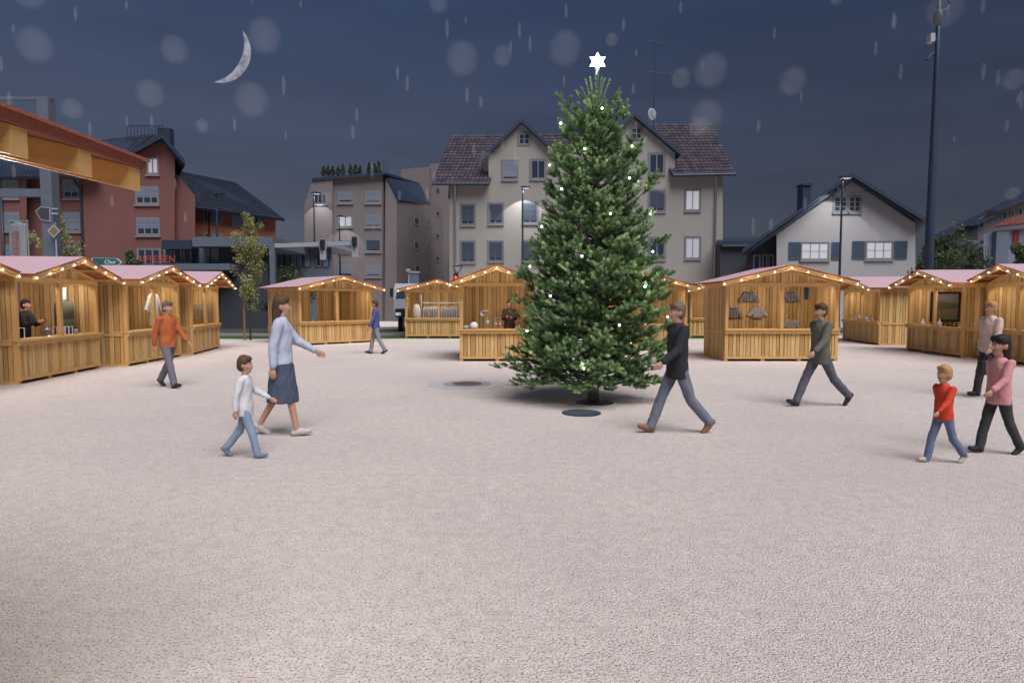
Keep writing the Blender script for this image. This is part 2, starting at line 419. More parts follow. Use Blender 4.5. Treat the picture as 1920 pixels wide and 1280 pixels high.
    lb = MB(); lb.box(-h+.25, .10, hb-.06, h-.25, .16, hb-.03); lo_ = lb.build('added_fill_strip', M['alu'], t)  # added housing under the header for the fill light
    ld = bpy.data.lights.new('added_fill_light', 'AREA'); ld.shape = 'RECTANGLE'; ld.size = W-.5; ld.size_y = .05; ld.energy = strip*W/3.25; ld.color = (1, .91, .78)  # added area light that brightens the stall interior
    oo = bpy.data.objects.new('added_fill_light', ld); col.objects.link(oo); oo.parent = lo_; oo.location = (0, .17, hb-.075); oo.rotation_euler = (R(38), 0, 0)
    xs = np.linspace(-h*.7, h*.7, lights) if lights > 1 else [0]
    if lights:
        for x in xs: lamp_point('bulb_glow', (x, yo0-.22, rt(x)-.24), s, power/lights*1.0, gc, .08)
    return t, W, D
def inplace(t, x, y, z=0):
    return t.matrix_basis @ Vector((x, y, z)) if False else Matrix.Translation(t.location) @ Matrix.Rotation(t.rotation_euler.z, 4, 'Z') @ Vector((x, y, z))
G = ground
stalls = {}
defs = {
 's0': dict(L=(-10.0, 9.2), R=(-10.3, 12.45), label='market stall at the far left edge, only the lit tip of its roof in view', lights=2),
 's1': dict(L=G(35, 721), R=G(188, 690), label='large market stall at left with a vendor and a covered dress form inside', back_open=(-.6, 1.5), D=1.75),
 's2': dict(L=G(240, 687), R=G(339, 668), label='market stall with a pale shirt on a hanger, second in the left row'),
 's3': dict(L=G(362, 665.5), R=G(412, 652), label='market stall with a lattice panel inside, at the far end of the left row'),
 's4': dict(L=G(562, 648), R=G(700, 641), label='market stall turned slightly right, behind the person in blue', D=2.9, back_open=(.25, .55)),
 's5': dict(L=G(760, 633), R=G(886, 633), label='small looking far stall with a rail of hanging shirts'),
 's6': dict(L=G(862, 677), R=G(1003, 677), label='single bay stall left of the spruce with a vendor in brown', bays=1, nb=5),
 's6b': dict(L=G(1104, 657), R=G(1288, 657), label='market stall mostly hidden behind the right side of the spruce', bays=1, slope=.25, nb=6),
 's6c': dict(L=G(1293, 632), R=G(1417, 632), label='far market stall squeezed behind the stall with the jackets'),
 's7': dict(L=G(1358, 677), R=G(1570, 677), label='wide two bay stall with grey jackets hung on its back wall', D=2.05),
 's8': dict(L=G(1580, 637), R=G(1648, 647), label='market stall with small bottles on the counter, farthest of the right row'),
 's9': dict(L=G(1700, 656), R=G(1803, 671), label='market stall with a framed landscape picture inside'),
 's10': dict(L=G(1845, 672), R=G(1977, 693), label='market stall cut off by the right edge of the photo'),
}
for k, v in defs.items():
    v = dict(v); Lc, Rc = v.pop('L'), v.pop('R')
    Lc = Vector((Lc[0], Lc[1], 0)); Rc = Vector((Rc[0], Rc[1], 0))
    stalls[k] = make_stall(Lc, Rc, v.pop('label'), **v)
# the near stall beside the camera: its roof corner is seen from below
nstall, _, _ = make_stall(Vector((-1.84, 2.05, 0)), Vector((-4.926, 2.05, 0)), 'nearest market stall, only its pink roof corner and wooden rafters in view at top left', ridge=2.324+.24*1.905, near=True, strip=22, power=90, side=.362)
# ================================================================ spruce with lights
TR = ground(1112, 752)
PX = 1200/TR.y
def half(z):   # half width of the crown by height
    return -.13*min(1, max(0, (5.3-z)))+float(np.interp(z, [0, .12, .35, .7, 1.1, 1.5, 2.0, 2.6, 3.3, 3.9, 4.4, 4.85, 5.15, 5.45], [.55, .95, 1.2, 1.38, 1.42, 1.36, 1.30, 1.16, 1.04, .92, .74, .60, .30, .12]))
def make_spruce():
    rng = np.random.default_rng(11)
    t = thing('spruce_tree', 'tall green spruce hung with white lights in the middle of the square', 'tree', (TR.x, TR.y, 0))
    tb = MB(); tb.tube([(0, 0, 0), (0, 0, .5), (.02, 0, 2), (0, .01, 4), (0, 0, 5.4)], [.105, .095, .075, .035, .008], 14)
    tb.build('trunk', M['bark_g'], t, smooth=True)
    shoots = []; limbs = MB()
    z = .40; k = 0; special = [(3.05, .50, 1.62, .14), (3.3, .30, 1.50, -.02), (3.0, 1.30, 1.32, .3), (3.25, 1.05, 1.22, .25), (.12, 1.85, 1.26, .28), (-.1, 2.05, 1.12, .3), (.1, .30, 1.2, -.02), (-.25, .33, 1.1, .0), (3.35, 2.25, 1.02, .3), (2.9, .75, 1.35, .2)]
    while z < 4.98:
        n = int(np.interp(z, [0, 3, 5.2], [12, 10, 6])); ph = rng.uniform(0, 6.28); n0 = n
        if k == 0: n += len(special)
        k += 1
        for i in range(n):
            a = ph+2*math.pi*(i+rng.uniform(-.25, .25))/n0; sp_ = special[i-n0] if i >= n0 else None
            if sp_: a = sp_[0]
            zz = z+rng.uniform(-.08, .08)
            r = half(zz)*rng.uniform(.74, 1.04)*(1+.10*math.sin(a*3+zz*2.3)+.07*math.sin(a*5-zz*4.1))
            if rng.random() < .10: r *= 1.12
            if z < .75 and math.cos(a) < -.55 and abs(math.sin(a)) < .7: r *= 1.2
            out_ = np.array([math.cos(a), math.sin(a), 0]); lat = np.array([-math.sin(a), math.cos(a), 0])
            rise = np.interp(zz, [0, .5, 2, 4, 5.2], [.02, .12, .28, .55, 1.3])+rng.uniform(-.06, .1)
            rise = max(rise, -.02)
            if sp_: zz, r, rise = sp_[1:]
            ln = r
            P0 = np.array([0, 0, max(.26, zz-rise*ln*.55)])
            def pt(s): return P0+out_*ln*s+np.array([0, 0, rise*ln*s*s*.9+ln*s*.02])
            limbs.tube([pt(s) for s in (0, .35, .7, .97)], [.018, .012, .008, .004], 5)
            m = max(3, int(ln*8.5))
            for j in range(m):
                s = rng.uniform(.22, 1.0)**.75
                p = pt(s); wdt = .34*ln*(1.08-s)*1.0+.04
                q = rng.uniform(-1, 1); p = p+lat*q*wdt+np.array([0, 0, rng.uniform(-.05, .05)])
                upb = np.interp(zz, [0, .6, 3, 5], [.12, .42, .75, 1.5])
                d = out_*(.9)+lat*q*.75+np.array([0, 0, upb+rng.uniform(-.3, .35)])+rng.normal(0, .10, 3)
                L_ = rng.uniform(.17, .31)*(1.0 if s > .6 else .85)
                p[2] = max(p[2], .05)
                dn_ = d/np.linalg.norm(d); shoots.append((p, dn_, L_, s))
                u_ = np.cross(dn_, [0, 0, 1.0]); u_ /= np.linalg.norm(u_)+1e-9
                u_ = u_*math.cos(.5)+np.cross(u_, dn_)*math.sin(rng.uniform(-.6, .6))
                for sg in (-1, 1):
                    d2 = dn_*.72+u_*sg*.72+np.array([0, 0, .12])+rng.normal(0, .08, 3)
                    shoots.append((p+dn_*L_*rng.uniform(.1, .35), d2/np.linalg.norm(d2), L_*rng.uniform(.5, .75), s))
        z += np.interp(z, [0, 3, 5.2], [.15, .16, .16])
    for (dx, dy, dz, ln, zz) in ((0, 0, 1, .72, 5.02), (.16, .04, 1, .58, 4.98), (-.13, .06, 1, .55, 5.0), (.05, -.10, 1, .62, 5.0), (.24, -.02, 1, .52, 5.0), (-.26, -.03, 1, .56, 4.95), (.36, -.05, 1, .58, 4.95), (-.42, -.08, .9, .46, 4.95), (.3, .05, .75, .34, 4.9), (-.02, -.2, 1, .36, 4.92), (.06, .2, 1, .4, 4.95), (.36, -.1, .7, .3, 4.82)):
        d = np.array([dx, dy, dz], float); d /= np.linalg.norm(d)
        for q in range(3):
            shoots.append((np.array([dx*.1, dy*.1, zz])+d*ln*q/3, d, ln/3*1.15, 2.0))
    for q in range(70):
        z_ = 4.0+1.0*q/70; a = q*2.4; o_ = np.array([math.cos(a), math.sin(a), 0]); d = o_*rng.uniform(.4, 1.0)+np.array([0, 0, rng.uniform(.6, 1.3)])
        shoots.append((np.array([0, 0, z_])+o_*.06, d/np.linalg.norm(d), rng.uniform(.14, .24), .9))
    limbs.build('branches', M['bark'], t)
    nn = 150; V = []; T = []
    for (p, d, L_, s) in shoots:
        top = s > 1.5
        u = np.cross(d, [0, 0, 1.0]) if abs(d[2]) < .95 else np.cross(d, [0, 1.0, 0]); u /= np.linalg.norm(u); v = np.cross(d, u)
        n_ = nn if not top else 110
        tt = rng.uniform(0, 1, n_); an = rng.uniform(0, 2*math.pi, n_)
        base = p+np.outer(tt*L_, d)
        rad = np.outer(np.cos(an), u)+np.outer(np.sin(an), v)
        ndl = rng.uniform(.034, .046, n_)*(.9 if not top else .60)
        dirn = d*.55+rad*.83
        tip = base+dirn*ndl[:, None]
        side = np.cross(dirn, rad+rng.normal(0, .3, (n_, 3))); side /= (np.linalg.norm(side, axis=1)[:, None]+1e-9)
        wdt = .0036
        V.append(np.stack([base-side*wdt, base+side*wdt, tip+side*wdt*.45, tip-side*wdt*.45], 1).reshape(-1, 3))
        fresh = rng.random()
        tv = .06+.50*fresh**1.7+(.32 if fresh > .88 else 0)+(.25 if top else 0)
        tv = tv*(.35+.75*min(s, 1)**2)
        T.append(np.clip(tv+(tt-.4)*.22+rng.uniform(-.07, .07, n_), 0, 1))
        # dark stem core
    V = np.concatenate(V); T = np.concatenate(T); F = np.arange(len(V)).reshape(-1, 4)
    V[:, 2] = np.maximum(V[:, 2], .02)
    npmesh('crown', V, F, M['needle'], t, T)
    return t, shoots
spruce, shoots = make_spruce()
st = thing('fairy_lights', 'string of small white round lights wound through the spruce', 'fairy lights', (TR.x, TR.y, 0))
pts = []
rngl = random.Random(5)
for i in range(230):
    z = .35+4.75*i/229; a = i*.213*1.05
    r = half(z)*.97+.02+.02*math.sin(i*1.7)
    pts.append((math.cos(a)*r, math.sin(a)*r, z+.03*math.sin(i*.9)))
cb = MB(); cb.tube([tuple(Vector(p)*1) for p in pts], .0045, 4); cb.build('cable', mat('green_cable', (.02, .05, .02), .6), st)
bulbs = []
for i in range(2, 228, 6):
    p = pts[i]; r = math.hypot(p[0], p[1]); p = (p[0]*(1+.05/r), p[1]*(1+.05/r), p[2]-.03)
    m_ = MB(); m_.ball(p, .019, 8, 6); m_.build('bulb', M['tbulb'], st, smooth=True); bulbs.append(p)
    if p[1] < .35 and len(bulbs) % 2 == 0: lamp_point('bulb_glow', (p[0]*1.05, p[1]*1.05, p[2]), st, 1.3, (1, .98, .92), .03)
def star_mesh(c, r, th):
    mb = MB(); pts = []
    for k in range(12):
        rr = r if k % 2 == 0 else r*.56; a = math.pi/2+k*math.pi/6
        pts.append(Vector((c[0]+rr*math.cos(a), c[1], c[2]+rr*math.sin(a))))
    f = Vector((c[0], c[1]-th, c[2])); b = Vector((c[0], c[1]+th, c[2]))
    base = len(mb.v); mb.v += [tuple(p) for p in pts]+[tuple(f), tuple(b)]
    for k in range(12):
        k2 = (k+1) % 12; mb.f += [(base+k, base+k2, base+12), (base+k2, base+k, base+13)]; mb.m += [0, 0]
    return mb
zs = at(1116, 116, TR.y).z
ts = thing('tree_star', 'glowing white six pointed star on the tip of the spruce', 'star', (TR.x+.03, TR.y, 5.6))
star_mesh((0, 0, zs-5.6), .158, .03).build('star_body', M['star'], ts)
hb_ = MB(); hb_.tube([(-.02, 0, 0), (0, 0, zs-5.6-.08)], .014, 8); hb_.build('socket', M['white'], ts)
lamp_point('star_glow', (0, -.12, zs-5.6), ts, 6, (1, 1, 1), .1)

# ================================================================ broadleaf trees and shrubs
def leafy(name, label, cat, base, h, crown_r, crown_z0, n, leafmat, trunk_r=.05, group=None, seed=1, lean=0, size=.05, trunkm='bark', elong=1.0, clump=.22):
    rng = np.random.default_rng(seed)
    t = thing(name, label, cat, base, 0, group)
    tb = MB()
    tb.tube([(0, 0, 0), (lean*.3, 0, h*.35), (lean*.7, .02, h*.7), (lean, 0, h*.97)], [trunk_r, trunk_r*.8, trunk_r*.5, trunk_r*.12], 8)
    cl = []
    nl = 16
    for i in range(nl):
        s = crown_z0/h+(1-crown_z0/h)*(i+.5)/nl; a = i*2.4+rng.uniform(-.4, .4)
        f = math.sin(math.pi*min(1, max(.12, (s*h-crown_z0)/(h-crown_z0)*.86+.12)))**.8
        r = crown_r*f*rng.uniform(.65, 1.1)
        p0 = (lean*s, 0, s*h-.12*h); p1 = (lean*s+math.cos(a)*r, math.sin(a)*r, s*h+.25*r)
        tb.tube([p0, tuple((Vector(p0)+Vector(p1))/2+Vector((0, 0, .05))), p1], [trunk_r*.35, trunk_r*.22, trunk_r*.08], 5)
        for q in range(4):
            m = .25+.25*q; cl.append((np.array(p0)*(1-m)+np.array(p1)*m+rng.normal(0, crown_r*.12, 3), crown_r*clump*rng.uniform(.7, 1.3)))
    tb.build('trunk', M[trunkm], t, smooth=True)
    V = []; T = []
    for c, r in cl:
        m = int(n/len(cl)*rng.uniform(.5, 1.5)); g = rng.normal(0, 1, (m, 3)); g /= np.linalg.norm(g, axis=1)[:, None]+1e-9
        p = c+g*(rng.random((m, 1))**.5)*r*np.array([1, 1, elong])
        a = rng.normal(0, 1, (m, 3)); a /= np.linalg.norm(a, axis=1)[:, None]; b = np.cross(a, rng.normal(0, 1, (m, 3))); b /= np.linalg.norm(b, axis=1)[:, None]+1e-9
        s = size*rng.uniform(.6, 1.3, (m, 1))
        V.append(np.stack([p-a*s, p+b*s*.45, p+a*s, p-b*s*.45], 1).reshape(-1, 3))
        T.append(np.clip(rng.uniform(0, .7)+rng.uniform(-.25, .3, m), 0, 1))
    V = np.concatenate(V); V[:, 2] = np.maximum(V[:, 2], .02)
    npmesh('crown', V, np.arange(len(V)).reshape(-1, 4), M[leafmat], t, np.concatenate(T))
    return t
def ypos(px, Y): return (at(px, 565, Y).x, Y, 0)
def zat(py, Y, px=960): return at(px, py, Y).z
yt = leafy('young_tree', 'thin young tree tied to a stake between the left stalls', 'tree', ypos(468, 29), zat(404, 29), .85, 1.9, 4200, 'leaf', .045, seed=3, size=.06, trunkm='bark', clump=.30)
sk = thing('tree_stake', 'wooden stake beside the young tree', 'stake', (yt.location.x-.22, 28.9, 0))
s_ = MB(); s_.tube([(0, 0, 0), (0, 0, 2.0)], .045, 8); s_.build('stake_post', M['stake'], sk)
s_ = MB(); s_.tube([(0, .0, 1.8), (.22, .12, 1.82)], .02, 6); s_.build('tie_strap', M['black'], sk)
for i, (px, Y, py, r, seed, nm, lab) in enumerate([
    (112, 30, 412, 1.0, 5, 'small_tree', 'small leafy tree at the foot of the sign gantry at left'),
    (248, 32, 472, .55, 6, 'shrub', 'shrub growing behind the left stalls under the red shop lettering'),
    (545, 36, 508, 1.3, 7, 'shrub', 'dark shrub behind the left slope of the stall by the gantry'),
    (1772, 34, 434, 1.35, 8, 'bushy_tree', 'bushy tree behind the tall mast, right of the white gabled house'),
    (1742, 36, 455, .9, 9, 'bushy_tree', 'smaller bushy tree between the white gabled house and the mast'),
    (1822, 37, 470, 1.1, 19, 'bushy_tree', 'low bushy tree in front of the balcony of the far right houses'),
    (1915, 33, 455, .9, 10, 'bushy_tree', 'bushy tree at the right edge before the house with the red shutter'),
    (190, 34, 430, 1.0, 12, 'shrub', 'low bush at the corner of the brick red block')]):
    if i == 7: continue
    hh = zat(py, Y)
    leafy(nm, lab, 'shrub' if nm == 'shrub' else 'tree', ypos(px, Y), hh, r, .4, 5200, 'leaf_d' if i not in (0,) else 'leaf', .05, seed=seed, size=.09, clump=.34)
ORD = 'first second third fourth fifth sixth seventh eighth ninth tenth eleventh twelfth thirteenth fourteenth fifteenth'.split(); nplant = -1
for i in range(13):
    px = 607+i*8.6+random.uniform(-2, 2); Y = 56.5
    if i in (5, 9): continue
    nplant += 1
    b = at(px, 331-(px-607)*.03, Y); hh = random.uniform(.45, .95)
    tt = thing('roof_plant', ORD[nplant]+' small dark conifer from the left in the row on the grey flat roof', 'plant', b, 0, 'conifers in the row on the flat roof')
    mb = MB(); mb.lathe([(.13, 0), (.17, .25)], n=8); mb.build('pot', M['dark_r'], tt)
    rng = np.random.default_rng(i); m = 240; zz = rng.random(m); rr = (1-zz)*.28*rng.random(m)**.5+.03; aa = rng.random(m)*6.28
    p = np.stack([np.cos(aa)*rr, np.sin(aa)*rr, .22+zz*hh], 1); a = rng.normal(0, 1, (m, 3))*.05; a[:, 2] = abs(a[:, 2]); bb = rng.normal(0, 1, (m, 3))*.03
    npmesh('foliage', np.stack([p-a, p+bb, p+a, p-bb], 1).reshape(-1, 3), np.arange(4*m).reshape(-1, 4), M['leaf_d'], tt, rng.random(m)*.4)
# ================================================================ buildings
class Fac:
    """a vertical wall plane through ground points A and B; px maps a photo pixel onto it"""
    def __init__(s, A, B):
        s.A = Vector((A[0], A[1])); d = Vector((B[0]-A[0], B[1]-A[1])); s.d = d.normalized(); s.n = Vector((s.d.y, -s.d.x))  # towards viewer
    def px(s, x, y, off=0):
        r = ray(x, y); dn = Vector((r.x, r.y)).dot(s.n); t = (s.A+s.n*off).dot(s.n)/dn
        return Vector((r.x*t, r.y*t, HC+r.z*t))
    def sz(s, x, y):
        p = s.px(x, y); return (Vector((p.x, p.y))-s.A).dot(s.d), p.z
    def w(s, a, z, off=0):
        p = s.A+s.d*a+s.n*off; return Vector((p.x, p.y, z))
    def box(s, mb, a0, a1, z0, z1, o0, o1):
        vs = [s.w(a, z, o) for z in (z0, z1) for a, o in ((a0, o1), (a1, o1), (a1, o0), (a0, o0))]
        return mb._add(vs, [(3, 2, 1, 0), (4, 5, 6, 7), (0, 1, 5, 4), (1, 2, 6, 5), (2, 3, 7, 6), (3, 0, 4, 7)])
def flat(Y): return Fac((-100, Y), (100, Y))
def wallpoly(F, root, pts, depth, m, name='wall', radial=None):
    if radial is None: radial = abs(root.location.x) > 9 and not root.name.startswith('office')
    P = [F.px(*p) for p in pts]; P = [Vector((p.x, p.y, max(p.z, 0))) for p in P]
    dv = Vector((-F.n.x*depth, -F.n.y*depth, 0))
    if radial: dv = Vector((root.location.x/root.location.y*depth, depth, 0))
    mb = MB(); mb.prism(P, dv); return mb.build(name, m, root, world=True)
def window(F, root, x0, y0, x1, y1, style='blind', fr=.07, mull=1, bars=0, sill=True, label=None, surround=None, frac=1.0, fm='frame', name='window'):
    a0, zt = F.sz(x0, y0); a1, _ = F.sz(x1, y0); xm = (x0+x1)/2; _, zt = F.sz(xm, y0); _, zb = F.sz(xm, y1)
    mb = MB(); m2 = M[fm]
    if surround:
        s = surround
        F.box(mb, a0-s, a0, zb-s, zt+s, .002, .045); F.box(mb, a1, a1+s, zb-s, zt+s, .002, .045)
        F.box(mb, a0, a1, zt, zt+s, .002, .045); F.box(mb, a0, a1, zb-s, zb, .002, .045)
    else:
        s = .05; F.box(mb, a0-s, a0, zb-s, zt+s, .002, .045); F.box(mb, a1, a1+s, zb-s, zt+s, .002, .045); F.box(mb, a0, a1, zt, zt+s, .002, .045); F.box(mb, a0, a1, zb-s, zb, .002, .045)
    wd = mb.build(name, M['frame_d'] if surround else m2, root, world=True)
    if label: wd['label'] = label
    mb = MB(); F.box(mb, a0, a1, zb, zt, -.02, .008)
    gl = mb.build('pane', M['lit'] if style == 'lit' else M['litb'] if style == 'litb' else M['glass'], wd, world=True)
    mb = MB()
    F.box(mb, a0, a0+fr, zb, zt, .01, .03); F.box(mb, a1-fr, a1, zb, zt, .01, .03); F.box(mb, a0+fr, a1-fr, zt-fr, zt, .01, .03); F.box(mb, a0+fr, a1-fr, zb, zb+fr, .01, .03)
    for k in range(1, mull+1):
        am = a0+(a1-a0)*k/(mull+1); F.box(mb, am-fr*.6, am+fr*.6, zb+fr, zt-fr, .01, .032)
    for k in range(1, bars+1):
        zm = zb+(zt-zb)*k/(bars+1); F.box(mb, a0+fr, a1-fr, zm-fr*.3, zm+fr*.3, .012, .03)
    if style in ('none', 'lit', 'litb', 'blind', 'blind_d'):
        mb.build('sash', M['frame'], wd, world=True)
    if style in ('blind', 'blind_d'):
        mb = MB(); z = zt-.02; lim = zb+(zt-zb)*(1-frac)
        while z-.09 > lim: F.box(mb, a0+.02, a1-.02, z-.085, z, .034, .044); z -= .10
        mb.build('blind', M[style], wd, world=True)
    if style in ('lit', 'litb'):
        mb = MB(); ncur = 8
        for k in range(ncur):
            if k in (3,): continue
            b0 = a0+(a1-a0)*k/ncur; F.box(mb, b0, b0+(a1-a0)/ncur*.55, zb+fr, zt-fr, .009, .014)
    if sill:
        mb = MB(); F.box(mb, a0-.13, a1+.13, zb-.17, zb-.08, .005, .13); mb.build('sill', M['sill'], wd, world=True)
    return wd
def tiled(root, E0, E1, R0, R1, nx, ny, m, name='roof', thick=.12):
    """slope between eave E0-E1 and ridge R0-R1 laid with separate curved tiles"""
    E0, E1, R0, R1 = map(Vector, (E0, E1, R0, R1)); mb = MB()
    nrm = (E1-E0).cross(R0-E0).normalized()
    if nrm.z < 0: nrm = -nrm
    mb.mi = 1; mb.prism([E0-nrm*thick, E1-nrm*thick, R1-nrm*thick, R0-nrm*thick], nrm*(thick-.02)); mb.mi = 0
    P = lambda u, v: (E0*(1-u)+E1*u)*(1-v)+(R0*(1-u)+R1*u)*v
    for j in range(ny):
        v0, v1 = j/ny, (j+1.12)/ny
        for i in range(nx):
            u0, u1 = (i+.02)/nx, (i+.98)/nx; vs = []
            for v, hgt in ((v0, .075), (v1, .015)):
                for k, hh in ((0, 0), (.25, .035), (.5, .055), (.75, .02), (1, -.01)):
                    vs.append(P(u0+(u1-u0)*k, min(v, 1.0))+nrm*(hh+hgt))
            vs += [P(u0+(u1-u0)*k, v0)-nrm*.02 for k in (0, .25, .5, .75, 1)]
            mb._add(vs, [(k, k+1, k+6, k+5) for k in range(4)]+[(k+1, k, k+10, k+11) for k in range(4)])
    return mb.build(name, [m, M['roof_d']], root, world=True)
def slab(root, pts, th, m, name='roof'):
    P = [Vector(p) for p in pts]; mb = MB(); mb.prism(P, (0, 0, -th)); return mb.build(name, m, root, world=True)
def gable_roof(root, ap, f0, f1, y0, y1, th, m, name='roof'):
    """ap, f0, f1 = (x,z) of apex and feet, running back from y0 to y1"""
    for f in (f0, f1):
        mb = MB(); mb.prism([(ap[0], y0, ap[1]), (f[0], y0, f[1]), (f[0], y0, f[1]-th), (ap[0], y0, ap[1]-th)], ((y1-y0)*(root.location.x/root.location.y if abs(root.location.x) > 9 else 0), y1-y0, 0)); mb.build(name, m, root, world=True)
def xz(px, py, Y): p = at(px, py, Y); return (p.x, p.z)
def pipe(root, pts, r=.06, m='steel_d', name='downpipe'):
    mb = MB(); mb.tube(pts, r, 8); return mb.build(name, M[m], root, world=True, smooth=True)

# ---------------- cream house
YC = 52; F = flat(YC); C = thing('apartment_house', 'cream apartment house with two gables and brown tiled roofs behind the spruce', 'building', (at(1100, 565, YC).x, YC, 0))
wallpoly(F, C, [(843, 640), (843, 345), (916, 345), (916, 290), (978, 230), (1046, 290), (1122, 290), (1190, 219), (1266, 282), (1266, 328), (1355, 328), (1355, 640)], 11, M['cream'])
yr = YC+6.2
zE, zR = zat(340, YC-.7, 812), zat(256, yr, 840)
def eave_pt(px, py, Y): return at(px, py, Y)
ridge_z = at(1000, 254, yr).z
eL = at(810, 344, YC-.7); eR = at(917, 344, YC-.7); 
def rp_(x): return Vector((x, yr, ridge_z))
tiled(C, eL, eR, rp_(eL.x+.9), rp_(eR.x+1.6), 14, 17, M['tile'])
eL2 = at(1261, 328, YC-.7); eR2 = at(1379, 326, YC-.7); rz2 = at(1300, 233, yr).z
tiled(C, eL2, eR2, Vector((eL2.x-1.6, yr, rz2)), Vector((eR2.x+.2, yr, rz2)), 15, 18, M['tile'])
m0 = at(1046, 292, YC+1.2); m1 = at(1122, 292, YC+1.2)
tiled(C, Vector((eR.x-1, YC+2.4, at(900, 300, YC+2.4).z)), Vector((eL2.x+1, YC+2.4, at(900, 300, YC+2.4).z)), Vector((eR.x-1, yr, ridge_z)), Vector((eL2.x+1, yr, ridge_z+.3)), 30, 9, M['tile'])
slab(C, [(eL.x+.9, yr, ridge_z), (eR2.x, yr, ridge_z), (eR2.x, yr+6, ridge_z-4.5), (eL.x, yr+6, ridge_z-4.5)], .15, M['roof_d'])
for (ap, f0, f1) in (((978, 222), (902, 296), (1052, 292)), ((1190, 211), (1118, 285), (1277, 284))):
    gable_roof(C, xz(*ap, YC-.5), xz(*f0, YC-.5), xz(*f1, YC-.5), YC-.5, yr+.6, .30, M['roof_d'])
for (a, b) in ((810, 917), (1261, 379+1000)):
    p0, p1 = at(a, 344 if a == 810 else 328, YC-.75), at(b, 344 if a == 810 else 326, YC-.75)
    mb = MB(); mb.tube([p0+Vector((0, -.08, -.05)), p1+Vector((0, -.08, -.05))], .12, 8); mb.build('gutter', M['steel_d'], C, world=True)
for px, py in ((853, 348), (1343, 332)):
    p = F.px(px, py, .15); pipe(C, [p+Vector((0, -.4, .1)), p, (p.x, p.y, 0)], .08, 'alu')
for x0, y0, x1, y1, stl in [(943, 303, 969, 336, 'blind'), (996, 301, 1022, 335, 'none'), (1086, 301, 1110, 335, 'none'), (1218, 289, 1245, 325, 'none'),
    (865, 385, 889, 421, 'blind_d'), (917, 383, 942, 419, 'blind_d'), (981, 381, 1007, 418, 'blind_d'), (1218, 358, 1246, 396, 'blind_d'), (1286, 357, 1312, 394, 'litb'),
    (865, 454, 889, 491, 'blind_d'), (917, 454, 942, 489, 'blind_d'), (981, 453, 1007, 490, 'blind_d'), (1218, 447, 1246, 486, 'none'), (1286, 446, 1312, 484, 'lit')]:
    window(F, C, x0, y0, x1, y1, stl, surround=.13, label='lit pale window' if stl.startswith('lit') else None, frac=.9, mull=1 if stl != 'blind' else 0, fr=.06)
for x0, y0, x1, y1 in ((973, 251, 993, 271), (1184, 240, 1203, 261)): window(F, C, x0, y0, x1, y1, 'none', surround=.12, bars=1, sill=False)
# aerial and dish on the ridge
ab = at(1226, 232, yr-1.5)
A = thing('tv_aerial', 'tall thin television aerial on the roof of the cream house', 'aerial', ab)
top_z = at(1226, 78, ab.y).z-ab.z
mb = MB(); mb.tube([(0, 0, -1.2), (0, 0, top_z)], .045, 6); mb.build('mast', M['steel_d'], A)
for py, x0, x1 in ((79, -.75, 1.1), (137, -.45, 1.9)):
    z = at(1226, py, ab.y).z-ab.z
    mb = MB(); mb.tube([(x0, 0, z+.1), (x1, 0, z-.15)], .035, 6)
    for k in range(7): xx = x0+(x1-x0)*k/6; mb.tube([(xx, -.35, z+.1-.04*k), (xx, .35, z+.1-.04*k)], .02, 4); 
    mb.build('antenna_boom', M['steel_d'], A)
for py, w_ in ((115, .4), (158, .4), (178, .35)):
    z = at(1226, py, ab.y).z-ab.z; mb = MB(); mb.tube([(-w_, 0, z), (w_*.3, 0, z)], .025, 4); mb.build('cross_bar', M['steel_d'], A)
mb = MB(); mb.tube([(0, 0, .9), (.9, 0, -.6)], .03, 5); mb.tube([(0, 0, .9), (-.1, -.9, -.6)], .03, 5); mb.build('stay', M['steel_d'], A)
Dd = thing('satellite_dish', 'round satellite dish at the foot of the aerial on the cream house', 'dish', at(1222, 215, yr-1.8))
mb = MB(); n = 20
ring = [[(-.12*(1-r*r)*0+.10*(r*r)-.05, math.cos(2*math.pi*k/n)*.52*r, math.sin(2*math.pi*k/n)*.52*r) for k in range(n)] for r in (.02, .35, .7, 1)]
vs = []
for rr in ring: vs += [Vector((p[0]*.6-p[1]*.75, -p[0]*.8-p[1]*.35, p[2])) for p in rr]
fs = [(i*n+k, i*n+(k+1) % n, (i+1)*n+(k+1) % n, (i+1)*n+k) for i in range(3) for k in range(n)]
mb._add(vs, fs+[tuple(range(n))]); o = mb.build('dish', M['alu'], Dd, smooth=True); sm = o.modifiers.new('solid', 'SOLIDIFY'); sm.thickness = .03
mb = MB(); mb.tube([(0, 0, 0), (.25, .15, -.55)], .03, 6); mb.tube([(0, 0, -.4), (-.5, -.45, -.05)], .015, 5); mb.build('bracket', M['steel_d'], Dd)

# ---------------- white gabled house
YD = 45; F = flat(YD); D_ = thing('gabled_house', 'white gabled house with blue louvred shutters on the right', 'house', (at(1590, 565, YD).x, YD, 0))
wallpoly(F, D_, [(1456, 640), (1456, 434), (1597, 338), (1716, 418), (1716, 640)], 10, M['white_r'])
gable_roof(D_, xz(1598, 323, YD-.9), xz(1392, 467, YD-.9), xz(1738, 410, YD-.9), YD-.9, YD+10, .28, M['roof_d'])
gable_roof(D_, (xz(1598, 326, YD-.75)[0], xz(1598, 326, YD-.75)[1]-.22), (xz(1410, 458, YD-.75)[0], xz(1410, 458, YD-.75)[1]-.22), (xz(1728, 407, YD-.75)[0], xz(1728, 407, YD-.75)[1]-.22), YD-.75, YD-.0, .16, M['steel_d'], 'eave_board')
for px, py in ((1560, 358), (1625, 355)):
    p = F.px(px, py); mb = MB(); mb.box(p.x-.1, YD-.85, p.z-.15, p.x+.1, YD-.01, p.z+.1); mb.build('purlin_end', M['steel_d'], D_, world=True)
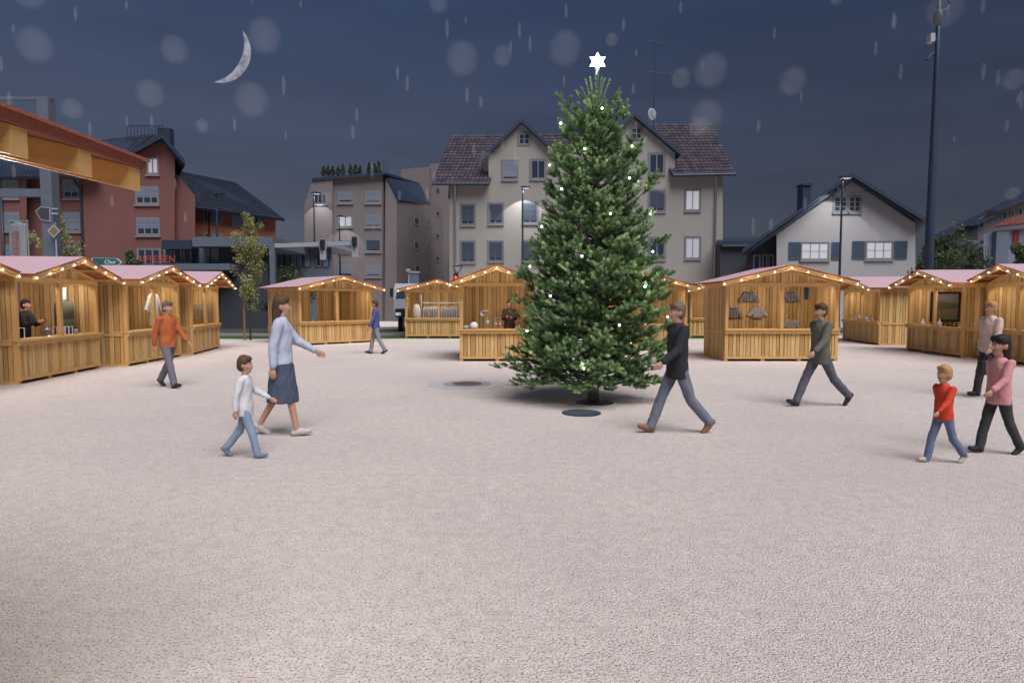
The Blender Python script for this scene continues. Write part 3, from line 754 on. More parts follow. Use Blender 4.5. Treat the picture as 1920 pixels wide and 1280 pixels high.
G2 = flat(YD+1.5); wallpoly(G2, D_, [(1400, 640), (1400, 470), (1462, 440), (1462, 640)], 8, M['dark_r'], 'annex_wall')
for x0, x1 in ((1413, 1425), (1430, 1438), (1442, 1450)): window(G2, D_, x0, 478, x1, 506, 'none', mull=0, sill=False, fm='frame_d')
cx, cz = xz(1508, 380, YD+5); mb = MB(); mb.box(cx-.3, YD+4.6, cz-1.5, cx+.3, YD+5.6, xz(1508, 350, YD+5)[1]); mb.box(cx-.38, YD+4.5, xz(1508, 350, YD+5)[1], cx+.38, YD+5.7, xz(1508, 347, YD+5)[1]+.05); ch = mb.build('chimney', M['steel_d'], D_, world=True)
window(F, D_, 1564, 369, 1588, 397, 'none', bars=2, surround=.08, mull=1); window(F, D_, 1592, 369, 1614, 397, 'none', bars=2, surround=.08, mull=1)
for x0, x1, l0, l1, r0, r1, y0, y1 in ((1503, 1553, 1479, 1502, 1559, 1577, 456, 486), (1625, 1673, 1598, 1621, 1677, 1701, 454, 485)):
    window(F, D_, x0, y0, x1, y1, 'litb', mull=2, bars=1, label='lit pale window', surround=.08, fr=.05)
    for a, b in ((l0, l1), (r0, r1)):
        A0, zt = F.sz(a, y0-2); A1, _ = F.sz(b, y0); _, zb = F.sz(a, y1+1)
        mb = MB(); F.box(mb, A0, A0+.07, zb, zt, .01, .06); F.box(mb, A1-.07, A1, zb, zt, .01, .06); F.box(mb, A0+.07, A1-.07, zt-.07, zt, .01, .06); F.box(mb, A0+.07, A1-.07, zb, zb+.07, .01, .06)
        z = zb+.08
        while z < zt-.12: F.box(mb, A0+.07, A1-.07, z, z+.07, .012, .05); z += .10
        F.box(mb, A0+.07, A1-.07, zb+.07, zt-.07, .003, .012); mb.build('shutter', M['shut'], D_, world=True)
S_ = thing('dark_shed', 'dark timber shed between the cream house and the white house', 'shed', (at(1400, 565, 50).x, 50, 0))
FS = flat(50); wallpoly(FS, S_, [(1350, 640), (1350, 462), (1452, 462), (1452, 640)], 6, M['dark_r']); slab(S_, [at(1345, 452, 49.5), at(1440, 452, 49.5), at(1440, 446, 56), at(1345, 446, 56)], .25, M['roof_d'])

# ---------------- grey block with flat roof
YB = 56; F = flat(YB); B = thing('office_block', 'grey pink block with a flat planted roof left of the cream house', 'building', (at(660, 565, YB).x, YB, 0))
wallpoly(F, B, [(624, 640), (624, 333), (680, 328), (717, 325), (717, 640)], 16, M['grey_r'])
F1 = flat(YB-.35); wallpoly(F1, B, [(571, 640), (571, 385), (586, 337), (623.5, 333), (623.5, 640)], 14, M['grey_r'])
F2 = flat(YB+.9); wallpoly(F2, B, [(717.5, 640), (717.5, 326), (722, 325), (722, 640)], 14, M['grey_r']); 
F3 = flat(YB+.5); wallpoly(F3, B, [(722.5, 640), (722.5, 331), (744, 374), (744, 640)], 14, M['grey_r'])
FB = Fac((at(744, 565, YB+.5).x, YB+.5), (at(842, 565, YB+16).x, YB+16))
wallpoly(FB, B, [(744, 640), (744, 373), (805, 386), (842, 390), (842, 640)], 6, M['grey_r'], 'side_wall')
mb = MB(); P = [at(722, 327, YB+.4), at(745, 374, YB+.4), FB.px(806, 385), at(786, 345, YB+12)]; mb.prism(P, (0, .3, .12)); mb.build('roof', M['roof_d'], B, world=True)
slab(B, [at(585, 334, YB-.5), at(722, 323, YB-.5), at(786, 343, YB+12), at(600, 338, YB+12)], .2, M['roof_d'])
for Y_, pts in ((YB+13, [(752, 640), (752, 318), (806, 313), (806, 640)]), (YB+14, [(806.5, 640), (806.5, 308), (845, 305), (845, 640)])):
    wallpoly(flat(Y_), B, pts, 6, M['grey_r'], 'stair_tower')
for (x0, x1) in ((635, 660), (686, 713)):
    for y0, y1 in ((360, 380), (405, 425), (451, 471), (498, 518)):
        litw = (x0 == 635 and y0 == 405)
        window(F, B, x0, y0-(x0-635)*.02, x1, y1, 'litb' if litw else 'blind' if (x0+y0) % 3 else 'blind_d', mull=0 if not litw else 1, frac=.85, label='lit pale window' if litw else None)
window(F1, B, 589, 364, 612, 382, 'none', mull=2)
for x0, x1, y0, y1 in ((777, 785, 409, 421), (777, 785, 454, 467), (779, 787, 498, 511), (801, 804, 412, 424), (801, 804, 457, 469), (801, 804, 500, 512), (817, 824, 354, 364), (817, 824, 397, 405), (817, 824, 439, 447), (817, 824, 481, 489)):
    window(FB, B, x0, y0, x1, y1, 'none', mull=0, fr=.05, sill=False)
for px, py0, py1 in ((720, 325, 298), (726, 326, 300), (768, 315, 305)):
    r_ = thing('roof_rod', {720: 'thin lightning rod on the corner of the grey block', 726: 'shorter thin rod beside the corner lightning rod', 768: 'short rod on the stair tower of the grey block'}[px], 'rod', at(px, py0+3, YB+(13.5 if px == 768 else .8))); mb = MB(); mb.tube([(0, 0, -.2), (0, 0, at(px, py1, YB+.8).z-at(px, py0, YB+.8).z)], .03, 5); mb.lathe([(.08, -.1), (.05, .05)], n=8); mb.build('rod', M['steel_d'], r_)

# ---------------- brick red block, wing and podium
YA = 44; F = flat(YA); RB = thing('apartment_block', 'brick red apartment block with dark roofs at far left', 'building', (at(200, 565, YA).x, YA, 0))
wallpoly(F, RB, [(154, 640), (154, 335), (228, 288), (307, 256), (328, 282), (328, 640)], 13, M['red_r'])
wallpoly(flat(YA+.5), RB, [(328.5, 640), (328.5, 322), (366, 368), (366, 640)], 10, M['red_r'])
wallpoly(flat(YA-.6), RB, [(-60, 640), (-60, 338), (50, 334), (50, 640)], 9, M['red_r']); wallpoly(flat(YA+.3), RB, [(50.5, 640), (50.5, 334), (153, 334), (153, 640)], 9, M['red_r'])
a, b, c_ = xz(303, 249, YA-.8), xz(232, 288, YA-.8), xz(347, 300, YA-.8)
gable_roof(RB, a, b, c_, YA-.8, YA+13, .35, M['roof_d'])
tiled(RB, at(150, 331, YA-.6), at(236, 289, YA-.6), at(190, 262, YA+7), at(290, 252, YA+7), 16, 12, M['tile_d'])
tiled(RB, at(-60, 336, YA-1.3), at(181, 329, YA-1.0), at(-60, 268, YA+5), at(205, 290, YA+5), 40, 16, M['tile_d'])
# roof terrace with railing
tx0, tz0 = xz(240, 252, YA+5); tx1, tz1 = xz(318, 240, YA+5)
mb = MB(); mb.box(tx0+2.2, YA+5, tz0-1.5, tx1, YA+5.6, tz1); mb.build('roof_terrace', M['roof_d'], RB, world=True)
mb = MB()
for k in range(11): x = tx0+(tx1-tx0)*.85*k/10; mb.tube([(x, YA+4.9, tz0-.4), (x, YA+4.9, tz1+.12)], .03, 4)
mb.tube([(tx0, YA+4.9, tz1+.12), (tx1-.4, YA+4.9, tz1+.12)], .04, 5); mb.build('railing', M['steel_d'], RB, world=True)
for x0, y0, x1, y1, s in ((255, 351, 296, 382, 'blind'), (257, 409, 298, 440, 'blind'), (258, 467, 300, 496, 'none'), (276, 297, 296, 326, 'litb')):
    window(F, RB, x0, y0, x1, y1, s, mull=2 if x1-x0 > 30 else 1, frac=.72, label='lit pale window' if s == 'litb' else None)
for x0, y0, x1, y1, Y_ in ((6, 339, 33, 371, -.6), (8, 399, 35, 432, -.6), (10, 461, 36, 495, -.6), (119, 338, 147, 371, .3), (120, 399, 149, 433, .3), (121, 461, 151, 495, .3)):
    window(flat(YA+Y_), RB, x0, y0, x1, y1, 'blind', mull=1, frac=.7 if y0 < 390 else .96)
pp = [at(138, 336, YA-.5), at(152, 357, YA-.05), at(158, 520, YA-.05)]; pp.append(Vector((pp[2].x, YA-.05, 0))); pipe(RB, pp, .07)
pp = at(2, 372, YA-.75); pipe(RB, [pp, (pp.x, pp.y, 0)], .07)
YW = 47; F = flat(YW)
WG = thing('orange_wing', 'low orange red wing with a long dark blue roof beside the brick red block', 'building', (at(440, 565, YW).x, YW, 0))
wallpoly(F, WG, [(364, 640), (364, 380), (517, 402), (517, 640)], 9, M['orange_r'])
tiled(WG, at(356, 390, YW-.9), at(534, 412, YW-.9), at(330, 320, YW+4.5), at(441, 343, YW+4.5), 34, 18, M['tile_d'])
slab(WG, [at(332, 321, YW+4.5), at(441, 344, YW+4.5), at(520, 400, YW+9), at(330, 380, YW+9)], .2, M['roof_d'])
for x0, y0, x1, y1, s in ((382, 392, 389, 416, 'none'), (397, 394, 417, 419, 'blind'), (437, 400, 456, 424, 'blind'), (474, 404, 486, 427, 'none'), (384, 437, 392, 445, 'none'), (400, 440, 418, 448, 'blind')):
    window(F, WG, x0, y0, x1, y1, s, mull=0, sill=False, frac=1)
pipe(WG, [at(400, 392, YW-.8), at(392, 402, YW-.1), at(392, 445, YW-.1)], .05)
YP = 40; F = flat(YP)
PD = thing('podium_building', 'low flat roofed shop building with red letters on its fascia', 'building', (at(400, 565, YP).x, YP, 0))
wallpoly(flat(YP+1.6), PD, [(303, 640), (303, 462), (500, 458), (500, 640)], 6, M['dark_r'])
def bandbox(x0, x1, yt_, yb_, Y_, dp, m, name): 
    a_, t_ = xz(x0, yt_, Y_); b_, bo = xz(x1, yb_, Y_); mb = MB(); mb.box(a_, Y_, bo, b_, Y_+dp, t_); return mb.build(name, M[m], PD, world=True)
bandbox(360, 511, 444, 462, YP, 7, 'blueg', 'roof_fascia'); bandbox(303, 359.7, 450, 467, YP+.6, 7, 'steel_d', 'roof_fascia')
bandbox(190, 430, 494, 506, YP-.4, 2.0, 'blueg', 'canopy')
for x0, x1 in ((308, 322), (326, 340), (344, 358), (375, 392), (397, 410)): window(flat(YP+1.6), PD, x0, 465, x1, 492, 'blind' if x0 > 370 else 'none', mull=0, sill=False, fm='frame_d')
wallpoly(flat(YP+1.0), PD, [(413, 640), (413, 463), (503, 463), (503, 640)], 2, M['dark_r'])
YQ = 46; PV = thing('glass_pavilion', 'low pavilion with a pale flat roof and curtained windows before the grey block', 'building', (at(560, 565, YQ).x, YQ, 0))
wallpoly(flat(YQ+1), PV, [(504, 640), (504, 462), (622, 462), (622, 640)], 6, M['blueg'])
p0, p1 = at(500, 455, YQ), at(626, 462, YQ); mb = MB(); mb.box(p0.x, YQ, p1.z, p1.x, YQ+8, p0.z); mb.build('flat_roof', M['alu'], PV, world=True)
for k, x0 in enumerate((512, 528, 546, 557, 571, 592, 606)): window(flat(YQ+1), PV, x0, 470, x0+9.5, 500, 'blind' if k in (2, 3, 4, 6) else 'none', mull=0, sill=False, fm='steel_d')
def letters(txt, loc, size, m, parent, rot=(math.pi/2, 0, 0), ext=.02, mirror=False, align='LEFT', name='lettering'):
    cu = bpy.data.curves.new(name, 'FONT'); cu.body = txt; cu.size = size; cu.extrude = ext; cu.align_x = align
    o = bpy.data.objects.new(name, cu); col.objects.link(o); bpy.context.view_layer.update()
    me = bpy.data.meshes.new_from_object(o.evaluated_get(bpy.context.evaluated_depsgraph_get())); bpy.data.objects.remove(o)
    if mirror:
        me.transform(Matrix.Scale(-1, 4, (1, 0, 0))); me.flip_normals()
    me.materials.clear(); me.materials.append(m)
    o = bpy.data.objects.new(name, me); col.objects.link(o); o.rotation_euler = rot; o.location = loc
    if parent: o.parent = parent
    return o
def relz(p, root): return (p.x-root.location.x, p.y-root.location.y, p.z-root.location.z)
lt = letters('RAIFFEISEN', relz(at(247, 492, YP-.46), PD), .60, M['red_t'], PD)
wid = lt.dimensions.x
bpy.context.view_layer.update(); wid = lt.dimensions.x or 1
lt.scale = ((at(326, 492, YP).x-at(247, 492, YP).x)/wid, 1, 1)

# ---------------- houses at the far right
def house(label, Y, pts, m, depth, cat='house'):
    F = flat(Y); xs_ = [p[0] for p in pts]; r = thing('house', label, cat, (at(sum(xs_)/len(xs_), 565, Y).x, Y, 0), 0)
    wallpoly(F, r, pts, depth, m); return r, F
H1, F = house('grey green house with a long sloping roof line at far right', 70, [(1730, 640), (1730, 462), (1755, 446), (1850, 402), (1960, 350), (1960, 640)], M['greeng'], 8)
mb = MB(); mb.beam(at(1748, 449, 69.4), at(1965, 345, 69.4), 1.6, .35); mb.build('roof', M['roof_d'], H1, world=True)
for x0 in (1790, 1815): window(F, H1, x0, 460, x0+10, 480, 'none', sill=False)
H2, F = house('pale house with a jutting bay under a dark roof at far right', 62, [(1833, 640), (1833, 412), (1858, 396), (1960, 372), (1960, 640)], M['grey_r'], 6)
mb = MB(); mb.beam(at(1826, 421, 61.5), at(1856, 406, 61.5), 1.0, .2); mb.beam(at(1856, 396, 61.5), at(1965, 360, 61.5), 1.4, .25); mb.build('roof', M['steel_d'], H2, world=True)
for x0, x1, y0, y1 in ((1836, 1845, 415, 428), (1880, 1887, 397, 412), (1896, 1901, 394, 408), (1910, 1917, 390, 404)): window(F, H2, x0, y0, x1, y1, 'none', sill=False, mull=0)
H3, F = house('pale blue house with a red shutter and red tiled eave at the right edge', 55, [(1844, 640), (1844, 440), (1860, 434), (1960, 424), (1960, 640)], M['palew'], 6)
mb = MB(); A0, zt = F.sz(1861, 435); A1, _ = F.sz(1884, 435); F.box(mb, A0, A1, 0, zt, .01, .5); mb.build('wall_bay', M['blueg'], H3, world=True)
tiled(H3, at(1866, 424, 54.2), at(1962, 414, 54.2), at(1900, 408, 57), at(1975, 392, 57), 14, 6, M['tile_r'])
window(F, H3, 1850, 461, 1855, 484, 'none', sill=False, mull=0)
A0, zt = F.sz(1899, 432); A1, _ = F.sz(1911, 432); _, zb = F.sz(1899, 468); mb = MB(); F.box(mb, A0, A1, zb, zt, .01, .06)
for k in range(12): F.box(mb, A0+.06, A1-.06, zb+.1+k*(zt-zb-.2)/12, zb+.2+k*(zt-zb-.2)/12, .06, .08)
mb.build('shutter', M['shut_r'], H3, world=True)
H4, F = house('low annex with a flat canopy and balcony railing at far right', 58, [(1826, 640), (1826, 462), (1843, 462), (1843, 640)], M['palew'], 5, 'annex')
mb = MB(); a_, t_ = xz(1802, 450, 57); b_, bo = xz(1845, 457, 57); mb.box(a_, 57, bo, b_, 60, t_); mb.build('canopy', M['blueg'], H4, world=True)
mb = MB()
for k in range(8): p = at(1826+k*2.3, 490, 57.2); mb.tube([(p.x, 57.2, p.z-.8), (p.x, 57.2, p.z)], .03, 4)
p0, p1 = at(1825, 490, 57.2), at(1843, 490, 57.2); mb.tube([p0, p1], .04, 5); mb.build('balcony_railing', M['alu'], H4, world=True)

# ================================================================ street furniture
def street_lamp(px, py, Y, label, aim=None, arm=.35, power=0, size=R(64), double=False):
    p = at(px, py, Y); t = thing('street_lamp', label, 'street lamp', (p.x, Y, 0), 0, 'street lamps before the houses')
    mb = MB(); mb.tube([(0, 0, 0), (0, 0, 1.2), (0, 0, p.z-.1)], [.12, .09, .055], 10); mb.lathe([(.16, 0), (.16, .12)], n=12); mb.build('pole', M['steel_d'], t, smooth=False)
    hd = MB(); hd.box(-arm*.4, -.22, p.z-.12, arm*1.6, .22, p.z-.02); hd.box(-arm*.2, -.1, p.z-.02, arm*.8, .1, p.z+.05); h_ = hd.build('lamp_head', M['steel_d'], t)
    if power:
        g = MB(); g.box(-arm*.2, -.16, p.z-.135, arm*1.4, .16, p.z-.121); g.build('lens', mat('lamp_lens', (.6, .6, .6), .4, emit=(1, .97, .92), estr=.5), h_)
        ld = bpy.data.lights.new('lamp_light', 'SPOT'); ld.energy = power; ld.spot_size = size; ld.spot_blend = .12; ld.shadow_soft_size = .06; ld.color = (1, .96, .90)
        o = bpy.data.objects.new('lamp_light', ld); col.objects.link(o); o.parent = h_; o.location = (.15, .0, p.z-.16); o.rotation_euler = (R(22), 0, 0)
    return t
street_lamp(980, 350, 50.5, 'lit street lamp just left of the spruce before the cream house', power=560, size=R(90))
street_lamp(588, 361, 54.5, 'lit street lamp before the left windows of the grey block', power=330, size=R(76))
street_lamp(1580, 331, 42.6, 'lit street lamp in front of the white gabled house', power=560, size=R(90))
street_lamp(405, 361, 43, 'thin pale street lamp before the orange wing')
street_lamp(636, 405, 54.6, 'shorter street lamp before the middle windows of the grey block', power=190, size=R(76))
# tall mast
YM = 27; p = at(1741, 500, YM); zt = at(1762, 0, YM).z+2
T = thing('lighting_mast', 'very tall dark mast with floodlights on the right', 'mast', (p.x, YM, 0))
mb = MB(); mb.tube([(0, 0, 0), (0, 0, 5), (0, 0, zt*.7), (0, 0, zt)], [.19, .17, .10, .065], 14); mb.lathe([(.34, 0), (.34, .1), (.26, .14)], n=14); mb.build('pole', M['steel_d'], T, smooth=True)
z1 = at(1743, 72, YM).z; mb = MB(); mb.box(-.38, -.15, z1-.18, -.2, .15, z1+.15); mb.tube([(-.2, 0, z1), (0, 0, z1-.05)], .04, 6); mb.build('floodlight', M['alu'], T)
z1 = at(1740, 105, YM).z; mb = MB(); mb.tube([(-.55, -.2, z1-.25), (-.2, 0, z1+.1)], .06, 8); mb.tube([(-.2, 0, z1+.1), (0, 0, z1+.12)], .03, 6); mb.build('camera_tube', M['steel_d'], T)
z1 = at(1772, 12, YM).z; mb = MB(); mb.tube([(0, 0, z1-.2), (.3, 0, z1-.15), (.45, 0, z1+.05), (.35, 0, z1+.3)], .05, 8); mb.build('bracket_arm', M['steel_d'], T)
z1 = at(1760, 35, YM).z; mb = MB(); mb.lathe([(.1, z1-.3), (.2, z1-.1), (.2, z1+.2), (.1, z1+.4)], n=12); mb.build('collar', M['steel_d'], T, smooth=True)
# left gantry
YG = 24; p = at(100, 500, YG)
T = thing('sign_gantry', 'thick blue grey steel gantry post with arms reaching off the left edge', 'gantry', (p.x, YG, 0))
ztop = at(96, 184, YG).z; z2 = at(60, 362, YG).z
mb = MB(); mb.box(-.21, -.2, 0, .21, .2, ztop); mb.box(-.4, -.4, 0, .4, .4, .06); mb.build('post', M['metal'], T)
mb = MB(); mb.box(-6, -.08, ztop-.07, .23, .08, ztop+.03); mb.build('top_arm', M['metal'], T)
mb = MB(); mb.box(-6, -.12, z2-.14, -.214, .12, z2+.14); mb.build('lower_arm', M['metal'], T)
mb = MB(); mb.beam((-.21, 0, ztop-.55), (-1.5, 0, ztop-1.2), .05, .05); mb.build('brace', M['metal'], T)
def sign(name, label, cat, pts, Y, face, back, th=.04, inner=None, post=None):
    P = [at(x, y, Y) for x, y in pts]; c = sum(P, Vector())/len(P); t = thing(name, label, cat, (c.x, Y, 0))
    mb = MB(); mb.prism([q-Vector((0, 0, 0)) for q in P], (0, th, 0)); mb.build('sign_plate', M[back], t, world=True)
    if face:
        k = inner or .86; Q = [c+(q-c)*k-Vector((0, .004, 0)) for q in P]; mb = MB(); mb.prism(Q, (0, .003, 0)); mb.build('sign_face', M[face], t, world=True)
    return t, c
s1, c = sign('direction_sign', 'dark arrow sign on the left gantry post seen from behind', 'sign', [(66, 396), (76, 387), (94, 389), (94, 416), (76, 412)], YG-.25, 'dark_r', 'alu', inner=.88)
mb = MB(); mb.box(.0, .045, c.z-.03, .5, .07, c.z+.03); mb.box(.0, .045, c.z+.15, .5, .07, c.z+.2); mb.build('bracket', M['alu'], s1)
s2, c = sign('priority_road_sign', 'diamond priority road sign with ochre centre below the arrow sign', 'sign', [(87, 433), (101, 419), (115, 433), (101, 447)], YG-.5, 'alu', 'dark_r', inner=.93)
P = [(92, 433), (101, 424), (110, 433), (101, 442)]; mb = MB(); mb.prism([at(x, y, YG-.51) for x, y in P], (0, .004, 0)); mb.build('sign_centre', M['yellow'], s2, world=True)
mb = MB(); mb.tube([(0, .09, 0), (0, .09, c.z+.3)], .03, 8); mb.build('sign_post', M['alu'], s2)
YS = 26
s3, c = sign('direction_sign', 'teal arrow road sign pointing right above the left stalls', 'sign', [(172, 483), (219, 484.5), (228, 491.5), (219, 499), (172, 501)], YS, 'teal', 'white', inner=.95)
letters('Chur', relz(at(196, 494.5, YS-.012), s3), .22, M['white'], s3, ext=.003)
mb = MB(); q = at(175, 495, YS+.1); mb.tube([(q.x-c.x, .09, 0), (q.x-c.x, .09, q.z)], .04, 8); mb.build('sign_post', M['alu'], s3)
# banner flag
YF = 25; bx0, bx1 = at(17, 420, YF).x, at(49, 420, YF).x; bt, bb_ = at(30, 416, YF).z, 2.6
BF = thing('banner_flag', 'tall white banner with red mirrored lettering on a pole at far left', 'banner', (bx1+.05, YF, 0))
mb = MB(); n = 12
vs = []; 
for j in range(n+1):
    for i in range(7):
        x = bx0-bx1-.05+(bx1-bx0)*i/6; z = bb_+(bt-bb_)*j/n; vs.append((x, .03*math.sin(i*1.3+j*.6), z))
mb._add(vs, [(j*7+i, j*7+i+1, (j+1)*7+i+1, (j+1)*7+i) for j in range(n) for i in range(6)])
o = mb.build('banner_cloth', M['alu'], BF, smooth=True); sm = o.modifiers.new('s', 'SOLIDIFY'); sm.thickness = .006
mb = MB(); mb.tube([(0, 0, 0), (0, 0, bt+.08)], .03, 8); mb.tube([(0, 0, bt+.02), (bx0-bx1-.1, 0, bt+.02)], .018, 6); mb.build('banner_pole', M['alu'], BF)
for txt, px, sz, m in (('RAIFFEISEN', 34, .27, 'red_t'), ('Wir machen den Weg frei', 23.5, .10, 'grey_t')):
    me_o = letters(txt, (0, 0, 0), sz, M[m], BF, ext=.004, mirror=True)
    bpy.context.view_layer.update()
    # mirrored text read downwards from the top
    me_o.rotation_euler = (math.pi/2, math.pi/2*1, 0)
    x = at(px, 500, YF).x-BF.location.x
    ln = max(v.co.x for v in me_o.data.vertices)-min(v.co.x for v in me_o.data.vertices)
    me_o.data.transform(Matrix.Translation((-max(v.co.x for v in me_o.data.vertices), 0, 0)))
    ztop_t = at(px, 434 if sz > .2 else 425, YF).z
    me_o.rotation_euler = (math.pi/2, -math.pi/2, 0)
    me_o.location = (x+.10, -.045, ztop_t)
# middle gantry with signals
YH = 35; p = at(512, 500, YH); T = thing('signal_gantry', 'pale steel gantry reaching right over the road before the grey block', 'gantry', (p.x, YH, 0))
z1 = at(560, 459, YH).z; x1 = at(669, 455, YH).x-p.x
mb = MB(); mb.box(-.14, -.14, 0, .14, .14, z1+.1); mb.build('post', M['metal'], T)
mb = MB(); mb.beam((.145, 0, z1-.05), (x1, 0, z1+.10), .2, .22); mb.build('arm', M['alu'], T)
for i, (px, y0, y1) in enumerate(((605, 449, 487), (665, 444, 482))):
    q0, q1 = at(px, y0, YH-.2), at(px, y1, YH-.2); s = thing('traffic_signal', ['pale traffic signal hanging mid arm on the gantry', 'pale traffic signal at the free end of the gantry arm'][i], 'traffic light', (q0.x, YH-.2, 0))
    mb = MB(); mb.box(-.14, -.1, (q0.z+q1.z)/2+.05, .14, .0, q0.z); mb.build('housing', M['steel_d'], s)
    mb = MB(); mb.box(-.17, .0, q1.z, .17, .03, (q0.z+q1.z)/2-.02); mb.box(-.2, .0, (q0.z+q1.z)/2, .2, .03, q0.z+.05); mb.build('backplate', M['alu'], s)
    for k in range(3):
        z = q0.z-.12-k*.2; mb = MB(); mb.tube([(0, -.16, z), (0, -.09, z)], .07, 10); mb.build('signal_lens', M['black'], s)
YL = 38
q = at(855, 522, YL); s = thing('traffic_light', 'traffic light showing red above the far stall roof', 'traffic light', (q.x, YL, 0))
mb = MB(); mb.tube([(0, 0, 0), (0, 0, q.z+.35)], .05, 8); mb.build('pole', M['steel_d'], s)
mb = MB(); mb.box(-.14, -.2, q.z-.5, .14, -.055, q.z+.25); mb.build('housing', M['black'], s)
for k, m in enumerate(('sig_red', 'black', 'black')):
    z = q.z+.06-k*.22; mb = MB(); mb.tube([(0, -.23, z), (0, -.201, z)], .085, 12); mb.build('signal_lens', M[m], s)
q = at(858, 497, 36); P = [at(848, 498, 36), at(868, 498, 36), at(858, 516, 36)]; s = thing('yield_sign', 'triangular sign standing on its point above the traffic light', 'sign', (q.x, 36, 0))
mb = MB(); c = sum(P, Vector())/3
for i in range(3):
    a, b = P[i], P[(i+1) % 3]; mb.prism([a, b, c+(b-c)*.72, c+(a-c)*.72], (0, .03, 0))
mb.build('sign_rim', M['steel_d'], s, world=True); mb = MB(); mb.prism([c+(a-c)*.71+Vector((0, .008, 0)) for a in P], (0, .015, 0)); mb.build('sign_face', M['alu'], s, world=True)
mb = MB(); mb.tube([(0, .06, 0), (0, .06, q.z)], .035, 8); mb.build('sign_post', M['steel_d'], s)
q = at(766, 507, 40); s = thing('camera_pole', 'pale post with a small camera above the white truck', 'pole', (q.x, 40, 0))
mb = MB(); mb.tube([(0, 0, 0), (0, 0, q.z)], .05, 8); mb.build('pole', M['alu'], s); mb = MB(); mb.box(-.12, -.2, q.z-.08, .12, .1, q.z+.1); mb.build('camera', M['alu'], s)
q = at(777, 509, 41); s = thing('switch_cabinet', 'tall grey blue cabinet column beside the camera post', 'cabinet', (q.x, 41, 0))
mb = MB(); mb.box(-.28, -.2, 0, .28, .2, q.z-.1); mb.build('column', M['blueg'], s); mb = MB(); mb.box(-.33, -.25, q.z-.1, .33, .25, q.z); mb.build('cap', M['alu'], s)
# truck behind the stalls
YT = 36.5; q = at(752, 600, YT); s = thing('white_truck', 'white truck parked nose out behind the far stall', 'truck', (q.x, YT, 0))
x0, x1 = at(738, 560, YT).x-q.x, at(738, 560, YT).x-q.x+2.3; zt = at(750, 531, YT).z; zb = at(750, 603, YT).z+.2
mb = MB(); W2 = x1-x0
prof = [(0, zb+.25), (0, zb+1.1), (.12, zt-.35), (.5, zt), (2.0, zt), (2.0, zb+.25)]
mb.prism([(x0, y, z) for y, z in prof], (W2, 0, 0)); body = mb.build('cab', M['alu'], s)
mb = MB(); mb.prism([(x0+.12, -.012+.02, zb+1.12), (x1-.12, .008, zb+1.12), (x1-.2, .105, zt-.38), (x0+.2, .105, zt-.38)], (0, -.02, 0)); mb.build('windscreen', M['glass'], s)
mb = MB(); mb.box(x0+.1, -.05, zb+.05, x1-.1, -.003, zb+.55)
for k in range(4): mb.box(x0+.3, -.07, zb+.12+k*.1, x1-.3, -.05, zb+.17+k*.1)
mb.build('grille', M['black'], s)
for xx in (x0+.12, x1-.42): mb = MB(); mb.box(xx, -.07, zb+.15, xx+.3, -.052, zb+.32); mb.build('headlight', M['white'], s)
for xx in (x0+.15, x1-.4):
    mb = MB(); mb.tube([(xx, .9, .42), (xx+.25, .9, .42)], .42, 16); mb.build('wheel', M['black'], s)
mb = MB(); mb.box(x0-.18, -.1, zb+1.2, x0-.02, .0, zb+1.7); mb.build('mirror', M['black'], s)
mb = MB(); mb.box(x0+.02, 2.15, zb+.3, x1-.02, 8, zt-.1); mb.build('cargo_box', M['alu'], s)
# moon
c = at(410, 100, 1200); Rm = 56.0 
mo = thing('moon', 'thin white crescent moon low in the dark sky', 'moon', at(413, 97, 1200))
n = 28; pts_o = []; pts_i = []
a0, a1 = R(42), R(-103)
for k in range(n+1):
    a = a0+(a1-a0)*k/n; s_ = math.sin(math.pi*k/n)
    pts_o.append(Vector((math.cos(a)*Rm, 0, math.sin(a)*Rm))); rr = Rm*(1-.30*s_**.8)
    pts_i.append(Vector((math.cos(a)*rr, 0, math.sin(a)*rr)))
mb = MB(); vs = pts_o+pts_i+[(o_+i_)/2+Vector((0, -4*math.sin(math.pi*k/n), 0)) for k, (o_, i_) in enumerate(zip(pts_o, pts_i))]+[(o_+i_)/2+Vector((0, 4*math.sin(math.pi*k/n), 0)) for k, (o_, i_) in enumerate(zip(pts_o, pts_i))]
m_ = n+1; fs = []
for k in range(n): fs += [(k, k+1, 2*m_+k+1, 2*m_+k), (2*m_+k, 2*m_+k+1, m_+k+1, m_+k), (k+1, k, 3*m_+k, 3*m_+k+1), (3*m_+k+1, 3*m_+k, m_+k, m_+k+1)]
mb._add(vs, fs); mm = mat('moon_surface', (0, 0, 0), 1, spec=0); t_ = mm.node_tree
nz_ = t_.nodes.new('ShaderNodeTexNoise'); nz_.inputs['Scale'].default_value = .06; nz_.inputs['Detail'].default_value = 6; tc_ = t_.nodes.new('ShaderNodeTexCoord'); t_.links.new(tc_.outputs['Object'], nz_.inputs[0])
r_ = t_.nodes.new('ShaderNodeValToRGB'); r_.color_ramp.elements[0].position = .35; r_.color_ramp.elements[0].color = (.18, .19, .24, 1); r_.color_ramp.elements[1].position = .6; r_.color_ramp.elements[1].color = (.38, .38, .45, 1)
t_.links.new(nz_.outputs[0], r_.inputs[0]); t_.links.new(r_.outputs[0], t_.nodes['Principled BSDF'].inputs['Emission Color']); t_.nodes['Principled BSDF'].inputs['Emission Strength'].default_value = 1
mb.build('crescent', mm, mo)
